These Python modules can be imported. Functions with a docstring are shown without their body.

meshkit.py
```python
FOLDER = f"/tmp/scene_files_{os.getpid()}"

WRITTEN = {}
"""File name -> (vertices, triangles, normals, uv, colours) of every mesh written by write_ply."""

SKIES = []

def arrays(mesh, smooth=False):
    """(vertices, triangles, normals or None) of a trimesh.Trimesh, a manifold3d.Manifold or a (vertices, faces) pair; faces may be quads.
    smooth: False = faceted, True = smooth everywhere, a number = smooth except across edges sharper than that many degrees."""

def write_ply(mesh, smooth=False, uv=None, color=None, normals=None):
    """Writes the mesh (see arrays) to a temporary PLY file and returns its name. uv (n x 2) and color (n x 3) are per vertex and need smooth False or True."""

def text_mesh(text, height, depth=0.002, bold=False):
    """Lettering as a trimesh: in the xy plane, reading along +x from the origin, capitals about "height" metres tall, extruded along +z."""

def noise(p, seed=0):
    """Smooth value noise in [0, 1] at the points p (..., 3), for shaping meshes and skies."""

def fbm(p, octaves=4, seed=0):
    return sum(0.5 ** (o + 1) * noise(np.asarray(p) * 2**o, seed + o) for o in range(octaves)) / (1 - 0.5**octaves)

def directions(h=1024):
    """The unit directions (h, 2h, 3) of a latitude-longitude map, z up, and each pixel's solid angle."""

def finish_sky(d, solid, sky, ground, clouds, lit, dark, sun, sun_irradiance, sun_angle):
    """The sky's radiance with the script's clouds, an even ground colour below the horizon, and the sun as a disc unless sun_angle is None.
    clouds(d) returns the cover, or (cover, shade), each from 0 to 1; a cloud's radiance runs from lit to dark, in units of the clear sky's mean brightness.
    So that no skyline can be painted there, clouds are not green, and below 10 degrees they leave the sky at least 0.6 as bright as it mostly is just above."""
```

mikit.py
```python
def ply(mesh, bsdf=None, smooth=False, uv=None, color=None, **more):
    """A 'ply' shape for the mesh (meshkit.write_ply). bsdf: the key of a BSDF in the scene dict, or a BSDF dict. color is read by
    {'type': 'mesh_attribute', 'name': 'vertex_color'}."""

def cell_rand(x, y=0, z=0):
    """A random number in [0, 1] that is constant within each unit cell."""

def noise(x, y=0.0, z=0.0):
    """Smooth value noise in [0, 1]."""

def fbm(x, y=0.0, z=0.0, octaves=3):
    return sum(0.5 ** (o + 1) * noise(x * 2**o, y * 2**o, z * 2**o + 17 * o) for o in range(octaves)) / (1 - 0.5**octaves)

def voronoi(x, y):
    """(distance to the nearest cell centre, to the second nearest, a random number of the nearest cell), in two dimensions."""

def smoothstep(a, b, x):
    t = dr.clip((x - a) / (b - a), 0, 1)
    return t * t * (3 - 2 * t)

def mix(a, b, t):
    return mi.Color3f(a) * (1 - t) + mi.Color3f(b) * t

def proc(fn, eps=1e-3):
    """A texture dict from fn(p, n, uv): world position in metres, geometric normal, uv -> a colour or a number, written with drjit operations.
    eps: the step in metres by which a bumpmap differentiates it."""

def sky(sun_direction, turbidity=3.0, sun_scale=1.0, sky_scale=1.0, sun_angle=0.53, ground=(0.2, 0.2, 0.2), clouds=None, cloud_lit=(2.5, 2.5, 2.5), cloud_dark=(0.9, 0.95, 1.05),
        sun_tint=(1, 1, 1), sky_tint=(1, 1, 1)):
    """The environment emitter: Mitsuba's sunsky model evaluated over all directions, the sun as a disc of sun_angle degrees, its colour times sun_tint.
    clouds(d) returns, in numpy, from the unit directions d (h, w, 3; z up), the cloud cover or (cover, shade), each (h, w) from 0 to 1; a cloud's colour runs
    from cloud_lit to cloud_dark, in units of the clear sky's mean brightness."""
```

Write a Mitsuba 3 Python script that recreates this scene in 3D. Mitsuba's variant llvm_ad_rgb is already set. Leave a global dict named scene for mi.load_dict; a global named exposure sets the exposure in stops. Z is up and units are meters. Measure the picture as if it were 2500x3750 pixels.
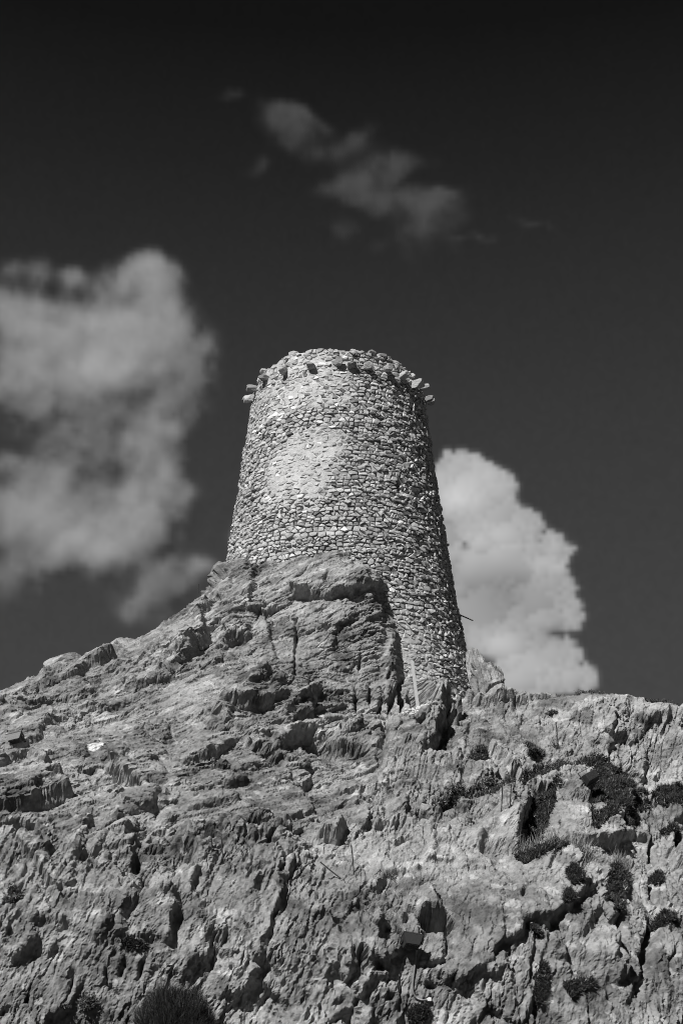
import math
import numpy as np
import trimesh
import drjit as dr
import mitsuba as mi
import mikit
import meshkit
from scipy.interpolate import LinearNDInterpolator, NearestNDInterpolator, RectBivariateSpline
from scipy.ndimage import gaussian_filter, map_coordinates
from scipy.spatial import cKDTree, Voronoi, ConvexHull
from scipy.spatial.transform import Rotation
import shapely
from shapely.geometry import Polygon

T = mi.ScalarTransform4f
scene, labels = {}, {}

# ---------------------------------------------------------------- camera, sky, exposure
PITCH = math.radians(19.2)
scene["camera"] = {"type": "perspective", "fov": 39.6, "fov_axis": "y", "near_clip": 0.1, "far_clip": 5000.0,
    "to_world": T().look_at(origin=[0, 0, 1.7], target=[0, math.cos(PITCH), 1.7 + math.sin(PITCH)], up=[0, 0, 1])}
exposure = 2.45
SUN_AZ, SUN_EL = math.radians(34), math.radians(47)      # behind the viewer, to the left
SUN = [-math.sin(SUN_AZ) * math.cos(SUN_EL), -math.cos(SUN_AZ) * math.cos(SUN_EL), math.sin(SUN_EL)]

# clouds: group, azimuth, elevation, half width, half height (degrees), weight
CLOUDS = [
    ('L', -8.93, 28.62, 0.72, 0.63, 0.9),
    ('L', -8.28, 27.92, 1.03, 0.84, 1),
    ('L', -9.35, 27.92, 0.95, 0.63, 0.8),
    ('L', -11.88, 27.93, 0.87, 0.42, 0.7),
    ('L', -13.41, 28.12, 0.64, 0.56, 0.4),
    ('L', -14.69, 28.19, 0.72, 0.42, 0.35),
    ('L', -7.86, 27.33, 1.03, 0.77, 1),
    ('L', -8.74, 26.59, 1.96, 1.05, 1),
    ('L', -11.24, 26.49, 1.96, 0.77, 1),
    ('L', -14.53, 26.52, 1.1, 0.84, 0.9),
    ('L', -13.44, 25.96, 1.56, 0.91, 1),
    ('L', -7.04, 26.35, 0.86, 0.63, 0.8),
    ('L', -10.03, 25.35, 1.94, 1.4, 1.3),
    ('L', -8.15, 25.6, 1.56, 0.91, 1),
    ('L', -12.61, 24.81, 2.32, 1.4, 1.1),
    ('L', -14.18, 24.32, 1.54, 1.75, 1),
    ('L', -6.37, 24.86, 0.85, 0.91, 0.7),
    ('L', -10.18, 24.24, 1.38, 0.84, 1.2),
    ('L', -8.48, 24.62, 1.16, 0.7, 0.9),
    ('L', -12.5, 23.45, 1.91, 1.12, 1),
    ('L', -7.29, 23.43, 0.92, 0.84, 0.9),
    ('L', -7.17, 22.54, 0.68, 0.49, 0.9),
    ('L', -7.97, 22.01, 0.98, 1.05, 1),
    ('L', -9.86, 22.6, 1.52, 0.84, 0.7),
    ('L', -9.42, 21.45, 1.13, 0.7, 0.6),
    ('L', -7.91, 20.83, 0.9, 0.84, 1),
    ('L', -12.24, 20.1, 0.9, 0.56, 0.8),
    ('L', -10.76, 19.43, 2.6, 1.05, 1),
    ('L', -8.23, 19.77, 1.49, 1.05, 1.1),
    ('L', -6.69, 19.84, 0.45, 0.56, 0.8),
    ('L', -9.96, 18.3, 2.59, 1.05, 1),
    ('L', -8.17, 18.52, 0.96, 0.84, 1),
    ('L', -12.82, 18.27, 1.85, 1.05, 0.8),
    ('L', -9.19, 17.44, 1.47, 0.77, 1),
    ('L', -10.27, 17.38, 1.47, 0.7, 0.8),
    ('L', -13.05, 16.67, 1.46, 0.84, 0.6),
    ('L', -11.15, 16.78, 1.1, 0.7, 0.6),
    ('L', -6.63, 16.56, 1.46, 0.63, 0.8),
    ('L', -7.69, 16.04, 1.46, 0.84, 0.7),
    ('L', -8.21, 15.12, 0.94, 0.77, 0.6),
    ('L', -5.92, 17.0, 0.44, 0.35, 0.6),
    ('L', -4.71, 18.08, 0.22, 0.56, 0.6),
    ('L', -13.61, 21.09, 1.5, 0.42, -0.35),
    ('L', -11.48, 21.6, 1.89, 0.91, 0.8),
    ('L', -12.65, 20.69, 1.87, 0.84, 0.6),
    ('L', -13.58, 18.9, 1.48, 1.05, 0.8),
    ('L', -11.71, 17.65, 1.47, 1.05, 0.8),
    ('L', -13.61, 15.81, 1.46, 0.84, 0.5),
    ('R', 5.23, 20.18, 1.05, 0.98, 1),
    ('R', 5.97, 19.18, 1.14, 0.98, 1),
    ('R', 5.06, 21.36, 0.21, 0.2, 0.8),
    ('R', 5.72, 21.05, 0.32, 0.29, 1),
    ('R', 4.83, 20.73, 0.68, 0.44, 1),
    ('R', 5.59, 20.17, 1.2, 0.88, 1.2),
    ('R', 6.38, 20.44, 0.68, 0.54, 1),
    ('R', 6.71, 19.74, 0.78, 0.74, 1),
    ('R', 5.05, 19.41, 1.04, 0.74, 1.2),
    ('R', 6.58, 18.92, 1.19, 0.74, 1.2),
    ('R', 7.75, 18.82, 0.52, 0.39, 0.9),
    ('R', 8.09, 18.37, 0.41, 0.39, 1),
    ('R', 7.06, 18.17, 1.29, 0.59, 1.2),
    ('R', 8.91, 17.65, 0.57, 0.49, 1.1),
    ('R', 8.53, 17.13, 0.82, 0.39, 1),
    ('R', 4.5, 18.24, 0.78, 0.74, 1),
    ('R', 6.49, 16.72, 2.56, 1.23, 1.3),
    ('R', 8.74, 16.25, 0.72, 0.59, 1.1),
    ('R', 7.96, 15.7, 1.53, 0.98, 1.1),
    ('R', 5.93, 15.28, 1.78, 1.23, 1.2),
    ('R', 8.41, 14.71, 1.27, 0.59, 0.8),
    ('R', 9.46, 14.96, 0.46, 0.49, 0.7),
    ('R', 6.88, 13.8, 1.52, 0.88, 1.1),
    ('R', 8.73, 13.35, 0.91, 0.74, 0.9),
    ('R', 7.83, 12.9, 1.76, 0.98, 1.1),
    ('R', 9.27, 12.42, 0.8, 0.64, 1),
    ('R', 6.81, 12.25, 2.01, 0.74, 1.2),
    ('R', 9.99, 12.16, 0.35, 0.25, 0.8),
    ('B', 4.85, 19.61, 1.04, 0.69, 0.5),
    ('B', 5.86, 20.41, 1.57, 0.98, 0.28),
    ('B', 6.28, 17.95, 1.29, 0.74, 0.35),
    ('B', 8.52, 16.99, 0.92, 0.29, 0.3),
    ('B', 8.96, 17.7, 0.46, 0.39, 0.15),
    ('B', 6.46, 15.85, 2.3, 0.98, -0.3),
    ('B', 4.66, 18.53, 0.47, 0.54, -0.25),
    ('B', 6.62, 13.71, 0.86, 0.64, 0.35),
    ('B', 7.81, 12.56, 2.52, 0.64, 0.2),
    ('B', 8.63, 14.13, 1.01, 0.44, -0.25),
    ('W', -2.14, 34.47, 1.43, 0.44, 0.95),
    ('W', -1.34, 34.75, 0.72, 0.2, 0.6),
    ('W', -2.82, 33.91, 0.95, 0.39, 0.5),
    ('W', -5.03, 35.16, 0.84, 0.25, 0.3),
    ('W', -0.18, 33.57, 1.77, 0.59, 0.5),
    ('W', 1.19, 34.02, 0.59, 0.49, 0.45),
    ('W', 2.43, 32.9, 1.4, 0.39, 0.8),
    ('W', 0.72, 32.08, 1.28, 0.49, 0.9),
    ('W', 1.85, 31.7, 1.73, 0.49, 0.8),
    ('W', 3.86, 31.18, 1.72, 0.59, 0.95),
    ('W', 4.63, 30.78, 1.03, 0.59, 1),
    ('W', 3.72, 30.06, 1.02, 0.69, 0.75),
    ('W', 4.88, 31.76, 0.69, 0.2, 0.7),
    ('W', 5.92, 29.6, 0.9, 0.25, 0.5),
    ('W', 8.58, 30.07, 0.79, 0.14, 0.4),
    ('W', -3.93, 32.77, 0.7, 0.39, 0.35),
    ('W', -0.18, 30.49, 0.46, 0.39, 0.35),
    ('W', 1.6, 29.53, 0.68, 0.79, 0.2),
]
GAIN = 2.0 ** exposure
SKY_TOP = 0.80 / GAIN   # radiance of the brightest cloud
CLEAR_MEAN = 0.0799     # mean radiance of the model's clear sky

def rfbm(x, y, octaves, seed):
    """Fractal noise whose octaves are turned against each other, so that no grid shows."""
    out, norm = 0, 0
    for o in range(octaves):
        c, s = math.cos(0.7 + 1.9 * o), math.sin(0.7 + 1.9 * o)
        f = 1.9 ** o
        out = out + 0.55 ** o * meshkit.noise(np.stack([(c * x - s * y) * f + 7.3 * o, (s * x + c * y) * f, 0 * x + 0.5], -1), seed + o)
        norm += 0.55 ** o
    return out / norm

def billows(rng):
    """Small heads round the edge of each cumulus lobe: azimuth, elevation, radii."""
    out = []
    for k, ca, ce, ra, re, wt in CLOUDS:
        if k != "R":
            continue
        out.append((ca, ce, ra * 1.0, re * 1.0))
        for _ in range(11):
            w, q = rng.uniform(0, 2 * math.pi), rng.uniform(0.30, 0.50)
            x, y = ca + 0.86 * ra * math.cos(w), ce + 0.86 * re * math.sin(w)
            m = q * min(ra, re)
            out.append((x, y, m * 1.15, m))
            for _ in range(3):
                v, u = rng.uniform(0, 2 * math.pi), rng.uniform(0.4, 0.6) * m
                out.append((x + m * math.cos(v), y + 0.9 * m * math.sin(v), u, u))
    return out

def sky_cover(d):
    """A monochrome (red-filtered) sky: deep and dark overhead, paler low down, with cumulus and a few wisps."""
    el = np.degrees(np.arcsin(np.clip(d[..., 2], -1, 1)))
    az = np.degrees(np.arctan2(d[..., 0], d[..., 1]))
    cosg = d @ np.array(SUN)
    # red-filtered clear air: dark overhead and away from the sun, paler with the length of the path through the air
    clear = np.interp(el, [0, 6, 13, 18, 23, 28, 33, 38, 45, 60, 90], [0.066, 0.064, 0.058, 0.050, 0.041, 0.029, 0.017, 0.0075, 0.005, 0.004, 0.0035]) / GAIN
    clear = clear * (0.9 + 0.35 * cosg ** 2) * np.random.default_rng(3).normal(1, 0.03, el.shape)
    q = np.stack([az * np.cos(np.radians(el)), el, az * 0 + 3.1], -1)
    # scattered cumulus and wisps all round the sky
    field = meshkit.fbm(np.stack([az / 16, el / 9, az * 0 + 0.5], -1), 5, 40) + 0.12 * (meshkit.fbm(q / 1.1, 4, 41) - 0.5)
    far = np.clip((np.abs(az) - 17) / 5, 0, 1) + np.clip((el - 44) / 6, 0, 1)
    cover = np.clip((field - 0.60) / 0.10, 0, 1) * np.clip(far, 0, 1) * np.clip((62 - el) / 20, 0.0, 1) * 0.8
    lum = (0.3 + 0.25 * meshkit.fbm(q / 5, 3, 42)) / GAIN
    rad = clear * (1 - cover) + lum * cover
    w = (np.abs(az) < 24) & (el < 46) & (el > 2)
    a, e = az[w], el[w]
    out = rad[w]
    big = rfbm(a / 3.0, e / 3.0, 5, 14)
    n1, n2_ = rfbm(a / 1.9, e / 1.9, 6, 11), rfbm(a / 1.9 + 30, e / 1.9, 6, 12)

    def density(da, de, g, amp):
        """Thickness of the soft clouds at the directions shifted by (da, de)."""
        x, y = a + da, e + de
        m1, m2 = (n1, n2_) if da == 0 else (rfbm(x / 1.9, y / 1.9, 6, 11), rfbm(x / 1.9 + 30, y / 1.9, 6, 12))
        puff = 1 - np.abs(2 * rfbm(x / 1.15 + 9, y / 1.15, 5, 13) - 1)
        aa, ee = x + amp * (m1 - 0.5) * 1.6, y + amp * (m2 - 0.5) * 1.3
        s = np.zeros_like(a)
        for k, ca, ce, ra, re, wt in CLOUDS:
            if k == g:
                s += wt * np.exp(-1.0 * (((aa - ca) / ra) ** 2 + ((ee - ce) / re) ** 2))
        return 1 - np.exp(-1.3 * np.maximum(s, 0)) + (puff - 0.75) * 1.05 * np.clip(2.2 * s, 0, 1), s

    for g, amp, lo, hi in (("W", 2.8, 0.05, 1.3), ("L", 1.7, 0.06, 0.92)):
        f, s = density(0, 0, g, amp)
        edge = np.clip(f - density(-0.45, 0.5, g, amp)[0], -0.5, 0.6)
        t = np.clip((f - lo) / (hi - lo), 0, 1)
        t = t * t * (3 - 2 * t)
        if g == "W":
            c, l = 0.72 * t, 0.09 + 0.03 * edge
        else:
            c, l = 0.95 * t, 0.10 + 0.21 * np.clip(s - 0.6, 0, 2.0) / 2.0 + 0.20 * (big - 0.5) + 0.16 * edge
        out = out * (1 - c) + np.clip(l, 0.035, 0.78) / GAIN * c
    # the cumulus behind the tower: many round heads, each lit from the upper left
    aa, ee = a + 0.9 * (n1 - 0.5), e + 0.9 * (n2_ - 0.5)
    f, lit, bright = np.full_like(a, -1.0), np.zeros_like(a), np.zeros_like(a)
    for ca, ce, ra, re in billows(np.random.default_rng(8)):
        m = (np.abs(aa - ca) < ra) & (np.abs(ee - ce) < re)
        x, y = (aa[m] - ca) / ra, (ee[m] - ce) / re
        v = 1 - x * x - y * y
        front = v > f[m]
        sh = -0.42 * x + 0.42 * y + 0.80 * np.sqrt(np.maximum(v, 0))
        f[m] = np.where(front, v, f[m])
        lit[m] = np.where(front, sh, lit[m])
    for k, ca, ce, ra, re, wt in CLOUDS:
        if k == "B":
            bright += wt * np.exp(-(((aa - ca) / ra) ** 2 + ((ee - ce) / re) ** 2))
    t = np.clip((f + 0.10 * (big - 0.5) + 0.04) / 0.5, 0, 1)
    t = t * t * (3 - 2 * t)
    l = 0.34 + 0.34 * bright + 0.16 * (lit - 0.5) + 0.18 * (n1 - 0.5)
    out = out * (1 - 0.98 * t) + np.clip(l, 0.06, 0.78) / GAIN * 0.98 * t
    rad[w] = out
    rad = gaussian_filter(rad, 0.45, mode=("nearest", "wrap"))
    return np.ones_like(rad), 1 - np.clip(rad / SKY_TOP, 0, 1)

scene["sky_light"] = mikit.sky(SUN, 3.0, sun_tint=(0.830, 1.0, 1.324), clouds=sky_cover, ground=(0.06, 0.06, 0.06),
    cloud_lit=(SKY_TOP / CLEAR_MEAN,) * 3, cloud_dark=(0, 0, 0))

# ---------------------------------------------------------------- materials
def rock_gray(p, n, uv):
    b = (p.y - 30 + p.z) * 0.7071
    a = p.x
    s = b * 0.8 - a * 0.6
    grain = mikit.fbm(p.x * 9, p.y * 9, p.z * 9, 3)
    spot = mikit.fbm(p.x * 2.3 + 7, p.y * 2.3, p.z * 2.3, 4)
    patch = mikit.fbm(a * 0.42 + 3, b * 0.42, 1.0, 4)
    band = mikit.fbm(s * 2.2, (a * 0.8 + b * 0.6) * 0.35, 5.0, 4)
    v = 0.195 + 0.17 * (grain - 0.5) + 0.22 * (spot - 0.5) + 0.18 * (band - 0.5) + 0.20 * (patch - 0.5)
    lichen = mikit.smoothstep(0.60, 0.68, mikit.fbm(p.x * 1.1 + 20, p.y * 1.1, p.z * 1.1, 5))
    v = v * (1 - 0.42 * lichen)
    pale = mikit.smoothstep(0.66, 0.70, mikit.fbm(p.x * 3.3 + 50, p.y * 3.3, p.z * 3.3, 3))
    v = v + 0.10 * pale
    for ca, cb, ra, rb, ang in MARKS:
        u = mikit.fbm(p.x * 6, p.z * 6, 3.0, 2) - 0.5
        r = dr.sqrt(dr.square((a - ca) / ra) + dr.square((b - cb) / rb)) + 0.9 * u
        v = dr.lerp(v, 0.5, 1 - mikit.smoothstep(0.9, 1.0, r))
    return mi.Color3f(dr.clip(v, 0.05, 0.7))

def rock_relief(p, n, uv):
    return mikit.fbm(p.x * 7, p.y * 7, p.z * 7, 4) + 0.5 * mikit.fbm(p.x * 30, p.y * 30, p.z * 30, 2)

def stone_relief(p, n, uv):
    return mikit.fbm(p.x * 14, p.y * 14, p.z * 14, 3)

def mortar_gray(p, n, uv):
    return mi.Color3f(dr.clip(0.40 + 0.16 * (mikit.fbm(p.x * 9, p.y * 9, p.z * 9, 3) - 0.5) + 0.2 * (mikit.fbm(p.x * 1.3, p.y * 1.3, p.z * 1.3, 3) - 0.5), 0.08, 0.6))

def ground_gray(p, n, uv):
    return mi.Color3f(0.06 + 0.06 * (mikit.fbm(p.x * 0.7, p.y * 0.7, 0.0, 4) - 0.5))

def gray(v):
    return {"type": "rgb", "value": [v, v, v]}

MARKS = [
    (-6.69, 11.93, 0.22, 0.28, 10),
    (-6.21, 11.8, 0.14, 0.07, 0),
    (-6.6, 12.4, 0.05, 0.08, 0),
]
ATTR = {"type": "mesh_attribute", "name": "vertex_color"}
scene["rock_material"] = {"type": "twosided", "bsdf": {"type": "bumpmap", "arbitrary": mikit.proc(rock_relief, 8e-3), "scale": 0.016, "bsdf": {"type": "diffuse", "reflectance": mikit.proc(rock_gray)}}}
scene["stone_material"] = {"type": "twosided", "bsdf": {"type": "bumpmap", "arbitrary": mikit.proc(stone_relief, 8e-3), "scale": 0.012, "bsdf": {"type": "diffuse", "reflectance": ATTR}}}
scene["mortar_material"] = {"type": "twosided", "bsdf": {"type": "bumpmap", "arbitrary": mikit.proc(rock_relief, 8e-3), "scale": 0.02, "bsdf": {"type": "diffuse", "reflectance": mikit.proc(mortar_gray)}}}
scene["ground_material"] = {"type": "twosided", "bsdf": {"type": "diffuse", "reflectance": mikit.proc(ground_gray)}}
scene["leaf_material"] = {"type": "twosided", "bsdf": {"type": "principled", "base_color": ATTR, "roughness": 0.45, "specular": 0.4}}
scene["twig_material"] = {"type": "twosided", "bsdf": {"type": "diffuse", "reflectance": ATTR}}
scene["black_metal"] = {"type": "twosided", "bsdf": {"type": "principled", "base_color": gray(0.025), "roughness": 0.5, "specular": 0.4}}
scene["rust_metal"] = {"type": "twosided", "bsdf": {"type": "principled", "base_color": gray(0.04), "roughness": 0.7, "specular": 0.3}}
scene["lamp_glass"] = {"type": "twosided", "bsdf": {"type": "principled", "base_color": gray(0.12), "roughness": 0.12, "specular": 0.6}}
scene["pale_plastic"] = {"type": "twosided", "bsdf": {"type": "principled", "base_color": gray(0.6), "roughness": 0.5}}
scene["conduit_material"] = {"type": "twosided", "bsdf": {"type": "principled", "base_color": gray(0.16), "roughness": 0.45}}
scene["plank_material"] = {"type": "twosided", "bsdf": {"type": "diffuse", "reflectance": gray(0.33)}}

# ---------------------------------------------------------------- the rock
# --- the rock: a sheet over an inclined plane, a = metres to the right, b = metres up the slope, H = metres out of it
S2 = math.sqrt(0.5)
GA, GB = (-13.2, 13.2), (-3.2, 23.6)
NA, NB = 861, 874
ga, gb = np.linspace(*GA, NA), np.linspace(*GB, NB)
QA, QB = np.meshgrid(ga, gb, indexing="ij")

def plane_point(a, b, h):
    return np.stack([a, 30 + (b - h) * S2, (b + h) * S2], -1)

def base_sheet(ctrl):
    c = np.array(ctrl, float)
    ca, cb = np.linspace(*GA, 216), np.linspace(*GB, 220)
    A, B = np.meshgrid(ca, cb, indexing="ij")
    h = LinearNDInterpolator(c[:, :2], c[:, 2])(A, B)
    n = NearestNDInterpolator(c[:, :2], c[:, 2])(A, B)
    h = gaussian_filter(np.where(np.isfinite(h), h, n), 3.6)
    spline = RectBivariateSpline(ca, cb, h)
    return lambda q: spline.ev(q[..., 0], q[..., 1])

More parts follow.
